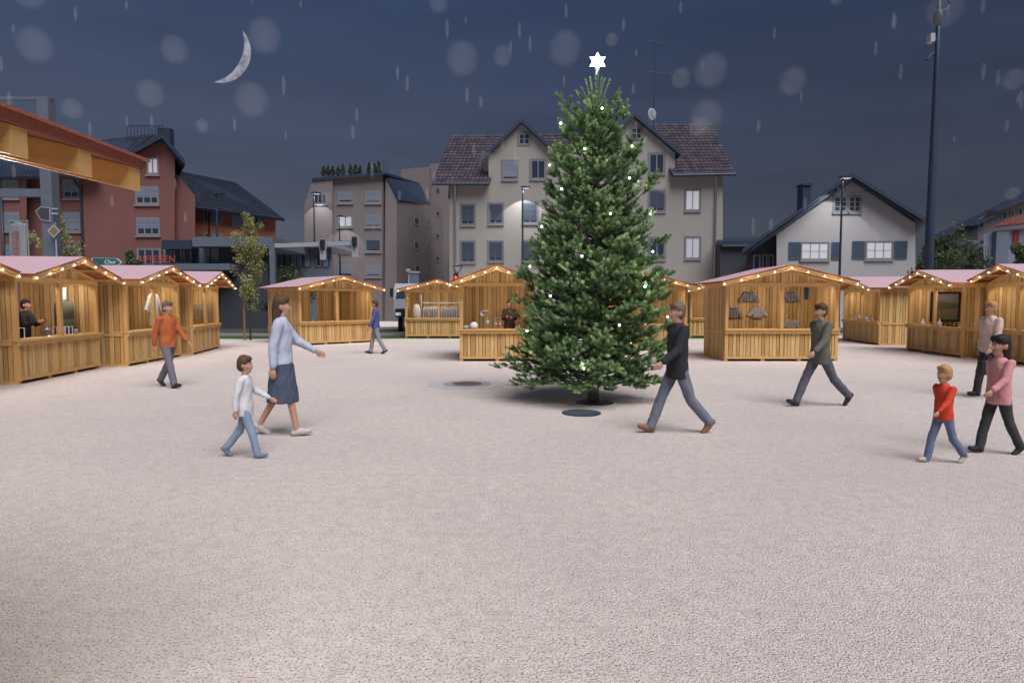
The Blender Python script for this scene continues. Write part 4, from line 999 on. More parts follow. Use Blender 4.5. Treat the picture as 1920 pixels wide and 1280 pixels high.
# covers in the ground
def cover(px, py, wpx, label, mm, ring=None, holes=True):
    g = ground(px, py); r = wpx/2*g.y/1200; t = thing('manhole_cover', label, 'manhole cover', (g.x, g.y, 0))
    mb = MB(); mb.lathe([(r, 0.001), (r, .012), (r*.93, .014)], n=40); mb.build('rim', M['steel_d'], t)
    mb = MB()
    for i in range(-6, 7):
        for j in range(-6, 7):
            x, y = i*r/7.2, j*r/7.2
            if math.hypot(x, y) < r*.86: mb.box(x-r*.045, y-r*.045, .0145, x+r*.045, y+r*.045, .019)
    if holes: mb.build('tread', mm, t)
    return t, r
cover(1090, 774.5, 74, 'dark round manhole cover in front of the spruce', M['metal'])
cover(1115, 754.5, 72, 'round iron grate under the spruce trunk', M['steel_d'])
g = ground(876, 720); t = thing('drain_cover', 'round drain cover with a pale blue stone ring left of the spruce', 'drain cover', (g.x, g.y, 0)); r = 74*g.y/1200
mb = MB(); mb.lathe([(r, .001), (r, .007)], n=40); mb.build('stone_ring', mat('pale_blue_stone', (.36, .40, .43), .85, var=.9, nscale=5, c2=(.52, .46, .45)), t)
mb = MB(); mb.lathe([(r*.62, .0075), (r*.62, .011)], n=40); mb.build('inner_ring', mat('grey_stone', (.33, .31, .32), .9, var=.5, nscale=8), t)
mb = MB(); mb.lathe([(r*.38, .0115), (r*.38, .017), (r*.3, .02)], n=32); mb.build('lid', mat('rusty_lid', (.14, .09, .08), .8, var=.5, nscale=20), t)
# ================================================================ goods in the stalls
def SM(k): return Matrix.Translation(stalls[k][0].location) @ Matrix.Rotation(stalls[k][0].rotation_euler.z, 4, 'Z')
def put(k, name, label, cat, x, y, z=.945, rz=0, group=None):
    p = SM(k) @ Vector((x, y, z)); return thing(name, label, cat, p, stalls[k][0].rotation_euler.z+rz, group)
def shirt_mesh(w=.5, h=.6, sl=.28, th=.05, drop=.75, n=1):
    """flat hung garment with sleeves, thickness th, origin at the collar"""
    mb = MB(); o = [(-.09, 0), (-w*.42, -.05), (-w*.42-sl*.8, -.05-sl*drop-.02), (-w*.42-sl*.45, -.13-sl*drop), (-w*.40, -.24), (-w*.43, -h), (w*.43, -h), (w*.40, -.24), (w*.42+sl*.45, -.13-sl*drop), (w*.42+sl*.8, -.05-sl*drop-.02), (w*.42, -.05), (.09, 0), (0, -.05)]
    mb.prism([(x, -th/2, z) for x, z in o], (0, th, 0)); return mb
M['knit_g'] = mat('grey_knit', (.26, .245, .26), .95, var=.5, nscale=14, bump=.8, bscale=40)
M['knit_d'] = mat('dark_knit_pattern', (.05, .05, .06), .95)
M['knit_l'] = mat('pale_knit', (.46, .44, .46), .95, var=.4, nscale=14, bump=.8, bscale=40)
M['green_c'] = mat('olive_grey_canvas', (.115, .12, .085), .9, var=.3, nscale=5, bump=.4, bscale=12)
M['green_d'] = mat('dark_olive_canvas', (.055, .062, .05), .9, var=.3, nscale=5, bump=.4, bscale=12)
M['chrome'] = mat('silver_metal', (.5, .52, .56), .3, .8)
M['orange'] = mat('orange_glaze', (.5, .15, .05), .4); M['bluew'] = mat('blue_grey_enamel', (.3, .36, .44), .4)
M['wht'] = mat('matt_white', (.62, .62, .64), .7)
# stall 1: vendor, dress form, display boxes
t = put('s1', 'dress_form', 'dress form draped in olive canvas on the counter side of the left stall', 'dress form', 1.12, .52, .10)
mb = MB(); mb.tube([(0, 0, 0), (0, 0, .9)], .03, 8); mb.lathe([(.22, 0), (.2, .04)], n=14); mb.build('stand', M['steel_d'], t)
mb = MB(); mb.lathe([(.27, .55), (.29, .8), (.29, 1.0), (.3, 1.2)], n=18, sy=.6); mb.build('lower_cloth', M['green_d'], t, smooth=True)
mb = MB(); mb.lathe([(.30, 1.2), (.30, 1.45), (.27, 1.6), (.12, 1.68), (.05, 1.7)], n=18, sy=.6); mb.build('bodice', M['green_c'], t, smooth=True)
mb = MB(); mb.box(-.07, -.03, 1.68, .07, .03, 2.0); mb.build('neck_board', M['offw'], t)
def display_box(k, x, label, s=.2):
    t = put(k, 'display_box', label, 'display box', x, .06+.1, .945, .1)
    mb = MB(); w_ = s*.5
    for a in (-w_, w_):
        for b in (-.09, .09): mb.box(a-.008, b-.008, 0, a+.008, b+.008, s)
    for z in (.004, s-.008):
        for b in (-.09, .09): mb.box(-w_+.009, b-.007, z-.004+.004, w_-.009, b+.007, z+.012)
        for a in (-w_, w_): mb.box(a-.006, -.08, z, a+.006, .08, z+.01)
    mb.build('wire_frame', M['wht'], t)
    mb = MB(); mb.ball((0, 0, .07), (.05, .045, .06), 10, 6); mb.build('ornament', M['steel_d'], t, smooth=True)
display_box('s1', -1.40, 'white framed display box on the counter before the vendor in black', .24)
display_box('s1', .18, 'white framed display box right of the centre post of the left stall', .2); display_box('s1', .50, 'white framed display box under the dress form', .2)
t = put('s1', 'candle_holder', 'silver candle holder just left of the centre post of the left stall', 'candle holder', -.25, .2)
mb = MB(); mb.lathe([(.08, 0), (.03, .03), (.02, .12), (.09, .16), (.07, .2)], n=12)
for a in (-.12, .12): mb.tube([(a, 0, .0), (0, 0, .22)], .012, 5)
mb.build('holder', M['chrome'], t)
t = put('s1', 'glass_jar', 'small dark jar at the right end of the left stall counter', 'jar', .92, .16); mb = MB(); mb.lathe([(.04, 0), (.045, .1), (.03, .13)], n=12); b = mb.build('jar', M['bluew'], t, smooth=True); mb = MB(); mb.lathe([(.035, .131), (.035, .16)], n=12); mb.build('lid', M['steel_d'], t)
# stall 2
def hanger(k, x, y, z, label, m, w=.5, h=.75, sl=.3, group=None):
    t = put(k, 'hanging_shirt', label, 'shirt', x, y, z, 0, group)
    s = shirt_mesh(w, h, sl, .07, 1.2).build('shirt', m, t); mb = MB(); mb.tube([(-w*.4, 0, -.05), (0, 0, .045), (w*.4, 0, -.05)], .01, 6); mb.tube([(0, 0, .045), (0, 0, .1), (.03, 0, .14), (0, 0, .17)], .006, 5); mb.build('hanger', M['wht'], t); return t
hanger('s2', .62, .32, 1.98, 'pale shirt with long sleeves on a white hanger inside the second left stall', M['offw'], .55, .95, .34)
# stall 3 lattice
t = put('s3', 'lattice_panel', 'grey square lattice panel on the wall of the farthest stall in the left row', 'panel', 1.48, .50, 1.05, R(90))
mb = MB(); s = .95
segs = [((0, 0), (s, 0)), ((0, s), (s, s)), ((0, 0), (0, s)), ((s, 0), (s, s)), ((0, .3), (.6, .3)), ((.6, 0), (.6, .65)), ((.25, .5), (.25, s)), ((.25, .65), (s, .65)), ((.78, .2), (.78, .65)), ((.1, .15), (.5, .15)), ((.12, .45), (.5, .45)), ((.42, .65), (.42, .85)), ((.6, .8), (s, .8))]
for i, (a, b) in enumerate(segs): mb.box(min(a[0], b[0])-.02-s/2, -.02+.002*i*.3, min(a[1], b[1])-.02, max(a[0], b[0])+.02-s/2, .02, max(a[1], b[1])+.02)
mb.v = [(x*.6, y, z*.6) for x, y, z in mb.v]; mb.build('lattice', M['frame'], t)
# stall 4: white crate beyond the opening
t = put('s4', 'plastic_crate', 'pale crate seen through the back opening of the stall behind the blue jacket', 'crate', .42, 2.3, .12); mb = MB()
for k in range(4): mb.box(-.2, -.15, k*.2+.02, .2, -.13, k*.2+.14); mb.box(-.2, .13, k*.2+.02, .2, .15, k*.2+.14)
for a in (-.2, .18): mb.box(a, -.13, 0, a+.02, .13, .82)
mb.build('slats', M['bluew'], t)
# stall 5 rail with shirts
t = put('s5', 'clothes_rail', 'metal clothes rail across the far stall', 'clothes rail', 0, .75, .1)
mb = MB()
for x in (-.95, 1.15): mb.tube([(x, 0, 0), (x, 0, 2.0)], .028, 8); mb.box(x-.03, -.25, 0, x+.03, .25, .04)
mb.tube([(-.95, 0, 1.58), (1.15, 0, 1.58)], .02, 8); mb.build('rail', M['alu'], t)
for i in range(15):
    x = -.78+i*.125
    tt = put('s5', 'hanging_shirt', ORD[i]+' pale shirt from the left on the clothes rail of the far stall', 'shirt', x, .75, 1.54, 0, 'shirts on the rail of the far stall')
    tt['group'] = 'shirts on the rail of the far stall'
    mb = MB(); mb.prism([(-.045, -.2, -.14), (0, -.04, -.02), (.045, .2, -.14), (.05, .2, -.72-random.uniform(0, .04)), (-.05, -.2, -.72)], (.02, 0, 0)); 
    mb.v = mb.v[:]; mb.build('shirt', M['offw'], tt); mb = MB(); mb.tube([(0, 0, -.03), (0, 0, .05), (.0, .03, .08)], .006, 4); mb.build('hanger', M['chrome'], tt)
tt = put('s5', 'hanging_coat', 'thicker cream coat at the left end of the clothes rail', 'coat', -1.15, .6, 1.62); mb = MB(); mb.lathe([(.02, 0), (.12, -.05), (.2, -.3), (.19, -.9), (.16, -.92)], n=14, sy=.6); mb.build('coat', M['offw'], tt, smooth=True)
mb = MB(); mb.tube([(0, 0, -.02), (0, 0, .08), (.03, 0, .1)], .008, 5); mb.build('hanger', M['chrome'], tt)
# stall 6
t = put('s6', 'ceramic_jug', 'round pale jug with a dark stopper on the counter left of the spruce', 'jug', -.69, .10)
mb = MB(); mb.lathe([(.07, 0), (.11, .03), (.125, .09), (.11, .15), (.06, .19), (.04, .21)], n=20); mb.build('body', M['wht'], t, smooth=True)
mb = MB(); mb.lathe([(.045, .211), (.05, .24), (.02, .26), (.035, .29), (.01, .31)], n=12); mb.tube([(-.03, 0, .23), (-.09, 0, .2)], .01, 6); mb.build('stopper', M['steel_d'], t, smooth=True)
t = put('s6', 'grey_bowl', 'small grey bowl at the left end of the counter before the brown clad vendor', 'bowl', -.93, .06); mb = MB(); mb.lathe([(.05, 0), (.08, .03), (.085, .1), (.075, .1), (.06, .04)], n=16); mb.build('bowl', M['bluew'], t, smooth=True)
t = put('s6', 'pot_stand', 'wire stand with two hanging enamel pots beside the jug', 'stand', -.36, .12)
mb = MB(); mb.tube([(-.12, 0, 0), (-.12, 0, .5), (-.08, 0, .53), (.1, 0, .53), (.1, 0, .45)], .009, 6); mb.tube([(.06, 0, 0), (.06, 0, .5)], .008, 6); mb.box(-.16, -.05, 0, .16, .05, .012); mb.build('wire', M['chrome'], t)
for x, z, r in ((-.10, .40, .055), (.07, .19, .06)):
    mb = MB(); mb.lathe([(r*.6, z-r), (r, z-r*.3), (r*.9, z+r*.6), (r*.5, z+r)], (x, -.03, 0), n=14); mb.tube([(x, -.03, z+r), (x+.01, -.02, z+r+.06)], .006, 5); mb.build('pot', M['bluew'], t, smooth=True)
t = put('s6', 'spice_rack', 'silver wire rack with orange jars on the counter before the brown clad vendor', 'rack', 0.02, .10)
mb = MB()
for a in (-.1, .1):
    for b in (-.05, .05): mb.tube([(a, b, 0), (a*.8, b, .33)], .008, 5)
for k in range(4): mb.box(-.1, -.05, .02+k*.1, .1, .05, .028+k*.1)
mb.build('wire_frame', M['chrome'], t)
for k in range(3):
    for i in range(3): mb = MB(); mb.lathe([(.022, 0), (.022, .05), (.012, .065)], (-.06+i*.06, -.02, .03+k*.1), n=8); mb.build('jar', M['orange'] if (i+k) % 2 == 0 else M['green_c'] if i == 1 else M['wht'], t)
for i, x in enumerate((.62, .70)): t = put('s6', 'small_cup', ['small silver cup nearest the spruce branches on the counter', 'second silver cup tucked against the spruce branches'][i], 'cup', x-.06, .1+.03*i); mb = MB(); mb.lathe([(.03, 0), (.035, .09+.03*i), (.028, .09+.03*i), (.02, .02)], n=12); mb.build('cup', M['chrome'], t)
# stall 7: jackets and jumpers on the back wall
def jumper(x, z, label, m, w=.42, h=.44, sl=.30, pattern=False, kx='s7', drop=1.0):
    t = put(kx, 'jacket' if pattern else 'jumper', label, 'jacket' if pattern else 'jumper', x, 1.93, z)
    b = shirt_mesh(w, h, sl, .06, drop).build('knit_body', m, t); bv = b.modifiers.new('b', 'BEVEL'); bv.width = .02; bv.segments = 2
    if pattern:
        mb = MB(); mb.box(-.012, -.038, -h+.02, .012, -.032, -.07); mb.box(-.12, -.038, -.09, -.02, -.033, -.06); mb.box(.02, -.038, -.09, .12, -.033, -.06)
        for a in (-.1, .1):
            for k in range(3): mb.box(a-.03, -.038, -.19-k*.08, a+.03, -.033, -.16-k*.08)
        for a in (-.185, .175): mb.box(a, -.038, -h+.03, a+.012, -.033, -.2)
        mb.build('dark_trim', M['knit_d'], t)
    else:
        mb = MB()
        for k in range(5): a = -.14+k*.07; mb.box(a-.008, -.036, -h+.04, a+.008, -.032, -.08)
        mb.box(-w*.43, -.038, -h, w*.43, -.033, -h+.035); mb.build('rib', M['knit_g'], t)
def s7pos(px, py):
    Y = stalls['s7'][0].location.y+1.9; p = at(px, py, Y); return p.x-stalls['s7'][0].location.x, p.z
for px, py, lab, pt, m in ((1405.5, 545, 'patterned grey jacket, upper left on the back wall of the wide stall', True, 'knit_g'), (1483, 545, 'patterned grey jacket, right of the centre post of the wide stall', True, 'knit_g'),
    (1375, 575, 'greenish grey jumper, lower left on the back wall of the wide stall', True, 'knit_g'), (1422, 575, 'pale ribbed jumper below the upper left jacket', False, 'knit_l'), (1484, 598, 'pale lilac jumper low beside the centre post of the wide stall', False, 'knit_l')):
    x, z = s7pos(px, py); jumper(x, z, lab, M[m], w=.40, h=.36, sl=.22, pattern=pt, drop=1.25 if pt else .9)
x, z = s7pos(1516.5, 533); t = put('s7', 'blue_banner', 'narrow blue cloth hanging on the back wall of the wide stall', 'cloth', x, 1.93, z)
mb = MB(); n = 8; vs = [(-.12+.24*i/6, .012*math.sin(i*2.0), -.48*j/n) for j in range(n+1) for i in range(7)]; mb._add(vs, [(j*7+i, j*7+i+1, (j+1)*7+i+1, (j+1)*7+i) for j in range(n) for i in range(6)])
o = mb.build('cloth', mat('blue_cloth', (.03, .11, .24), .8, var=.9, nscale=6, c2=(.01, .03, .07)), t); sm = o.modifiers.new('s', 'SOLIDIFY'); sm.thickness = .01
mb = MB(); mb.tube([(-.13, 0, .005), (.13, 0, .005)], .012, 6); mb.build('rod', M['steel_d'], t)
# stall 8: bottles
for i, (x, h, m) in enumerate(((-.75, .2, 'chrome'), (-.45, .34, 'bluew'), (-.35, .3, 'wht'), (.15, .24, 'bluew'), (.35, .2, 'wht'), (.75, .26, 'bluew'), (.9, .18, 'wht'))):
    t = put('s8', 'small_bottle', ['low silver bottle, first on the left of the farthest right stall', 'tall blue grey bottle before the centre post', 'tall white bottle beside the blue grey one', 'blue grey flask right of the centre post', 'white flask between two blue grey ones', 'blue grey flask near the right corner of the counter', 'low white flask at the right corner of the counter'][i], 'bottle', x, .1)
    mb = MB(); mb.lathe([(.045, 0), (.055, h*.3), (.04, h*.55), (.015, h*.7), (.015, h*.92)], n=12); mb.build('glass', M[m], t, smooth=True); mb = MB(); mb.lathe([(.02, h*.921), (.02, h)], n=8); mb.build('stopper', M['steel_d'], t)
# stall 9: picture, cones, dark figurines
t = put('s9', 'framed_picture', 'dark framed landscape picture on the wall of the second right stall', 'picture', -stalls['s9'][1]/2+.085, 1.22, 1.03, R(90))
mb = MB(); w_, h_ = .50, 1.06
for a in ((-w_, 0, -w_+.07, h_), (w_-.07, 0, w_, h_), (-w_+.07, 0, w_-.07, .07), (-w_+.07, h_-.07, w_-.07, h_)): mb.box(a[0], 0, a[1], a[2], .05, a[3])
mb.build('frame', M['black'], t)
pm = mat('painted_landscape', (.2, .2, .15), .8); tt_ = pm.node_tree; n_ = tt_.nodes; l_ = tt_.links; tcn = n_.new('ShaderNodeTexCoord'); sp = n_.new('ShaderNodeSeparateXYZ'); l_.new(tcn.outputs['Object'], sp.inputs[0])
nz_ = n_.new('ShaderNodeTexNoise'); nz_.inputs['Scale'].default_value = 4; l_.new(tcn.outputs['Object'], nz_.inputs[0]); ma = n_.new('ShaderNodeMath'); ma.operation = 'MULTIPLY_ADD'; l_.new(nz_.outputs[0], ma.inputs[0]); ma.inputs[1].default_value = .25; l_.new(sp.outputs['Z'], ma.inputs[2])
rr = n_.new('ShaderNodeValToRGB'); l_.new(ma.outputs[0], rr.inputs[0]); e_ = rr.color_ramp.elements; e_[0].position = .2; e_[0].color = (.10, .11, .05, 1); e_[1].position = 1; e_[1].color = (.22, .21, .24, 1)
for p_, c_ in ((.5, (.16, .12, .08)), (.62, (.07, .09, .04)), (.78, (.10, .11, .08)), (.86, (.20, .17, .17))): q = e_.new(p_); q.color = (*c_, 1)
l_.new(rr.outputs[0], n_['Principled BSDF'].inputs['Base Color'])
mb = MB(); mb.box(-w_+.07, .015, .07, w_-.07, .04, h_-.07); mb.build('canvas', pm, t)
for i, x in enumerate((-.88, .14)):
    t = put('s9', 'paper_cone', ['white paper cone on the counter left of the picture', 'white paper cone on the counter right of the centre post'][i], 'cone', x, .12)
    mb = MB(); mb.lathe([(.10, 0), (.06, .08), (.015, .2), (.004, .24)], n=14); mb.build('cone', M['wht'], t, smooth=True); mb = MB(); mb.lathe([(.13, 0), (.13, .012)], n=14); mb.build('brim', M['offw'], t)
for i in range(7):
    t = put('s9', 'dark_figurine', ORD[i]+' small dark figurine from the left on the counter of the picture stall', 'figurine', .42+.12*i, .1+.03*(i % 2), .945, 0, 'dark figurines on the picture stall counter')
    mb = MB(); mb.lathe([(.035, 0), (.045, .04), (.02, .075)], n=8); mb.build('body', M['black'], t, smooth=True); mb = MB(); mb.ball((.01*(i % 3), 0, .095), .024, 8, 5); mb.build('head', M['black'], t, smooth=True)

# ================================================================ people
def rcap(mb, p, q, r1, r2, n=12, fy=1.0, ux=None):
    """tapered capsule, fy flattens it across its second axis"""
    p, q = Vector(p), Vector(q); d = q-p; L_ = d.length; d = d.normalized() if L_ > 1e-6 else Vector((0, 0, 1))
    ref = Vector(ux) if ux else (Vector((0, 1, 0)) if abs(d.y) < .9 else Vector((1, 0, 0)))
    a = (ref-d*ref.dot(d)).normalized(); b = d.cross(a); vs = []; st = []
    for k in range(4): t = -math.pi/2+math.pi/2*(k+.25)/4; st.append((p+d*math.sin(t)*r1, math.cos(t)*r1))
    st.append((p, r1)); st.append((q, r2))
    for k in range(4): t = math.pi/2*(k+.75)/4; st.append((q+d*math.sin(t)*r2, math.cos(t)*r2))
    for c, r in st:
        for i in range(n): t = 2*math.pi*i/n; vs.append(c+a*math.cos(t)*r*fy+b*math.sin(t)*r)
    m = len(st); fs = [(i*n+k, i*n+(k+1) % n, (i+1)*n+(k+1) % n, (i+1)*n+k) for i in range(m-1) for k in range(n)]
    fs.append(tuple(range(n-1, -1, -1))); fs.append(tuple((m-1)*n+k for k in range(n))); mb._add(vs, fs)
def rings(mb, rs, n=16):
    vs = []
    for c, rx_, ry_ in rs:
        for i in range(n): t = 2*math.pi*i/n; vs.append(Vector(c)+Vector((math.cos(t)*rx_, math.sin(t)*ry_, 0)))
    m = len(rs); fs = [(i*n+k, i*n+(k+1) % n, (i+1)*n+(k+1) % n, (i+1)*n+k) for i in range(m-1) for k in range(n)]
    fs.append(tuple(range(n-1, -1, -1))); fs.append(tuple((m-1)*n+k for k in range(n))); mb._add(vs, fs)
def fuse(mb, name, m, parent, vox, smooth_it=2):
    wr_ = {'jacket': .0038, 'shirt': .0038, 'trousers': .0035, 'shorts': .004, 'skirt': .005, 'hair': .003}.get(name, 0)
    me = bpy.data.meshes.new(name+'_src'); me.from_pydata([tuple(v) for v in mb.v], [], mb.f)
    import bmesh
    bm = bmesh.new(); bm.from_mesh(me); bmesh.ops.recalc_face_normals(bm, faces=bm.faces); bm.to_mesh(me); bm.free()
    o = bpy.data.objects.new(name, me); col.objects.link(o)
    r = o.modifiers.new('r', 'REMESH'); r.mode = 'VOXEL'; r.voxel_size = vox; r.use_smooth_shade = True
    s = o.modifiers.new('s', 'SMOOTH'); s.iterations = smooth_it; s.factor = .5
    bpy.context.view_layer.update(); me2 = bpy.data.meshes.new_from_object(o.evaluated_get(bpy.context.evaluated_depsgraph_get()))
    if wr_:
        n_v = len(me2.vertices); co = np.empty(n_v*3, np.float32); me2.vertices.foreach_get('co', co); co = co.reshape(-1, 3)
        no = np.empty(n_v*3, np.float32); me2.vertices.foreach_get('normal', no); no = no.reshape(-1, 3)
        x, y, z = co.T; q = np.sin(z*26+np.sin(x*23+y*17)*2.2)*.6+np.sin(z*17-x*35+np.sin(y*41+z*13)*1.7)*.6
        co += no*(q*wr_)[:, None]; me2.vertices.foreach_set('co', co.ravel()); me2.update()
    me2.name = name; o.modifiers.clear(); o.data = me2; me2.materials.clear(); me2.materials.append(m); bpy.data.meshes.remove(me)
    for p in me2.polygons: p.use_smooth = True
    o.parent = parent; return o
M['skin'] = mat('skin', (.46, .26, .18), .6, var=.15)
def cloth(n, c, v=.35): return mat(n, c, .9, var=v, nscale=7, bump=.5, bscale=14)
def person(label, loc, h, face, legs, arms, top_m, leg_m, hair_m, shoe_m, long_top=False, short_sleeve=False, skirt=None, bare_legs=False, long_hair=False, collar=None, child=False, lean=0, headturn=0, behind_counter=False, beard=False, vox=.009, turn_only=None):
    t = thing('person', label, 'person', loc, face)            # local -y is where the person faces
    S = h/1.75; hd = 1.0 if not child else 1.28/1.0
    hs = S*(1.0 if not child else 1.25)                         # head scale
    f = Vector((0, -1, 0)); X = Vector((1, 0, 0)); Z = Vector((0, 0, 1))
    hip = {s: Vector((s*.085, 0, .90)) for s in (-1, 1)}; J = {}
    for s, (a, k) in zip((-1, 1), legs):
        a, k = R(a), R(k); kn = hip[s]+(f*math.sin(a)-Z*math.cos(a))*.43+X*s*.01; an = kn+(f*math.sin(a-k)-Z*math.cos(a-k))*.40
        J[s] = [hip[s], kn, an, a-k]
    low = min(J[s][2].z-(.085+.13*max(0, math.sin(-J[s][3]))*.8) for s in (-1, 1))
    dz = -low
    for s in (-1, 1): J[s][:3] = [p+Z*dz for p in J[s][:3]]
    ln = Vector((0, -math.sin(R(lean)), math.cos(R(lean))))
    pel = Vector((0, 0, .93+dz)); chest = pel+ln*.36; neck = pel+ln*.56; head = neck+ln*.03+Vector((0, -.02, .108))
    V = lambda p: Vector(p)*S
    body = MB()
    def hv(p): return V(neck)+(Vector(p)-neck)*hs              # head points about the neck
    # torso
    rings(body, [(V(pel+Z*-.10), .12*S, .09*S), (V(pel), .155*S, .105*S), (V(pel+ln*.13), .135*S, .095*S), (V(pel+ln*.28), .15*S, .105*S), (V(pel+ln*.42), .165*S, .10*S), (V(pel+ln*.50), .12*S, .075*S), (V(pel+ln*.55), .06*S, .055*S)])
    rcap(body, V(neck-ln*.03), hv(head-Z*.06), .052*S, .052*hs)
    rcap(body, hv(head+Vector((0, .012, .045))), hv(head+Vector((0, .008, .01))), .088*hs, .086*hs, 14)
    rcap(body, hv(head+Vector((0, -.028, -.02))), hv(head+Vector((0, -.036, -.075))), .066*hs, .042*hs, 12)
    rcap(body, hv(head+Vector((0, -.086, .014))), hv(head+Vector((0, -.097, -.020))), .009*hs, .013*hs, 8)
    for s in (-1, 1): rcap(body, hv(head+Vector((s*.086, .012, .012))), hv(head+Vector((s*.084, .012, -.022))), .016*hs, .011*hs, 8)
    top = MB(); tro = MB(); sh = MB(); e_ = .017*S
    for s in (-1, 1):
        a_, k_, n_, an_ang = J[s]
        rcap(body, V(a_), V(k_), .080*S, .052*S); rcap(body, V(k_), V(n_), .052*S, .034*S)
        rcap(tro, V(a_+Z*.01), V(k_), .097*S, .068*S)
        if not bare_legs: rcap(tro, V(k_), V(n_+Z*.0), .072*S, .066*S)
        fd = (f*math.cos(an_ang)*1.0+Z*math.sin(an_ang)).normalized(); dn = (f*math.sin(an_ang)-Z*math.cos(an_ang))
        heel = n_+dn*.045-fd*.04; toe = n_+dn*.055+fd*.15
        rcap(body, V(n_), V(n_+dn*.03), .036*S, .036*S)
        sh = MB(); rcap(sh, V(heel), V(n_+dn*.035+fd*.05), .040*S, .046*S); rcap(sh, V(n_+dn*.045+fd*.04), V(toe), .046*S, .034*S)
        fuse(sh, 'shoe', shoe_m, t, max(vox*S, .0075)*1.1, 1)
    # arms
    for s, A in zip((-1, 1), arms):
        sw, el, sp = A[:3]
        shd = neck+X*s*.178-ln*.075
        u = Vector((s*math.sin(R(sp)), -math.sin(R(sw))*math.cos(R(sp)), -math.cos(R(sw))*math.cos(R(sp))))
        inw = A[3] if len(A) > 3 else 0
        elb = shd+u*.28
        w2 = R(sw+el); u2 = Vector((s*math.sin(R(sp*.5))-s*inw, -math.sin(w2), -math.cos(w2))).normalized(); wr = elb+u2*.25
        rcap(body, V(shd), V(elb), .047*S, .037*S); rcap(body, V(elb), V(wr), .037*S, .025*S)
        pm_ = wr+u2*.085; sidev_ = u2.cross(X).normalized()
        if sidev_.length < .1: sidev_ = Vector((0, 1, 0))
        rcap(body, V(wr+u2*.02), V(pm_-u2*.01), .026*S, .036*S, 10, fy=.5, ux=(1, 0, 0))
        cu = (X*-s*.35)
        for i, (o_, L1) in enumerate(((-.027, .066), (-.009, .076), (.009, .072), (.026, .058))):
            b0 = pm_+sidev_*o_; d1 = (u2+cu*.5+sidev_*o_*2).normalized(); d2 = (u2*.75+cu*1.6).normalized()
            m1_ = b0+d1*L1*.55; rcap(body, V(b0), V(m1_), .0095*S, .009*S, 8); rcap(body, V(m1_), V(m1_+d2*L1*.5), .009*S, .0078*S, 8)
        th0 = wr+u2*.035-sidev_*.02; rcap(body, V(th0), V(th0-sidev_*.03+u2*.035), .012*S, .0105*S, 8); rcap(body, V(th0-sidev_*.03+u2*.035), V(th0-sidev_*.03+u2*.065+cu*.02), .0105*S, .009*S, 8)
        rcap(top, V(shd), V(elb if not short_sleeve else shd+u*.2), .069*S, .058*S)
        if not short_sleeve: rcap(top, V(elb), V(wr-u2*.01), .060*S, .045*S)
    hl = .16 if not long_top else .26
    rings(top, [(V(pel-Z*hl*.6), .185*S, .14*S), (V(pel+Z*.02), .182*S, .135*S), (V(pel+ln*.13), .168*S, .125*S), (V(pel+ln*.28), .172*S, .13*S), (V(pel+ln*.42), .182*S, .122*S), (V(pel+ln*.49), .165*S, .10*S), (V(pel+ln*.545), .10*S, .08*S), (V(pel+ln*.575), .070*S, .07*S)])
    rings(tro, [(V(pel-Z*.12), .15*S, .115*S), (V(pel), .172*S, .122*S), (V(pel+ln*.08), .15*S, .11*S)])
    v_ = max(vox*S, .0075)
    fuse(body, 'body', M['skin'], t, v_, 1)
    fuse(top, 'jacket' if not short_sleeve else 'shirt', top_m, t, v_*1.3, 3)
    if skirt:
        sk_ = MB(); rings(sk_, [(V(pel-Z*.50), .235*S, .20*S), (V(pel-Z*.25), .215*S, .17*S), (V(pel), .18*S, .135*S), (V(pel+ln*.08), .155*S, .118*S)]); fuse(sk_, 'skirt', skirt, t, v_*1.3, 3)
    else: fuse(tro, 'trousers' if not bare_legs else 'shorts', leg_m, t, v_*1.3, 3)
    hr = MB()
    rcap(hr, hv(head+Vector((0, .022, .062))), hv(head+Vector((0, .035, .0))), .098*hs, .090*hs, 14)
    rcap(hr, hv(head+Vector((-.03, -.045, .098))), hv(head+Vector((.04, -.04, .10))), .045*hs, .042*hs, 10)
    if long_hair: rcap(hr, hv(head+Vector((0, .05, .0))), hv(head+Vector((0, .075, -.20))), .085*hs, .06*hs, 12)
    fuse(hr, 'hair', hair_m, t, v_*1.2, 2)
    for s in (-1, 1):
        ey = MB(); ey.ball(hv(head+Vector((s*.032, -.0725, .018))), .0105*hs, 8, 6); e1 = ey.build('eye', M['offw'], t, smooth=True)
        ey = MB(); ey.ball(hv(head+Vector((s*.032, -.0805, .018))), .0048*hs, 6, 4); ey.build('iris', M['black'], e1, smooth=True)
        bw = MB(); rcap(bw, hv(head+Vector((s*.018, -.088, .038))), hv(head+Vector((s*.046, -.078, .038))), .0045*hs, .0035*hs, 6); bw.build('eyebrow', hair_m, t)
    mo_ = MB(); rcap(mo_, hv(head+Vector((-.02, -.080, -.052))), hv(head+Vector((.02, -.080, -.052))), .0065*hs, .0065*hs, 6); mo_.build('mouth', mat('lips', (.30, .12, .10), .5), t)
    if collar: c_ = MB(); rings(c_, [(V(neck-ln*.045), .085*S, .08*S), (V(neck-ln*.01), .068*S, .066*S)]); fuse(c_, 'collar', collar, t, v_, 1)
    return t, S, neck, dz
hb_, hk, hy, ht = mat('brown_hair', (.07, .04, .025), .7), mat('dark_hair', (.018, .014, .013), .7), mat('blond_hair', (.36, .22, .10), .7), mat('grey_brown_hair', (.14, .10, .08), .7)
blk = mat('dark_shoes', (.02, .02, .025), .6); brn = mat('brown_shoes', (.22, .11, .05), .6); wsh = mat('pale_shoes', (.45, .40, .38), .7)
g = ground
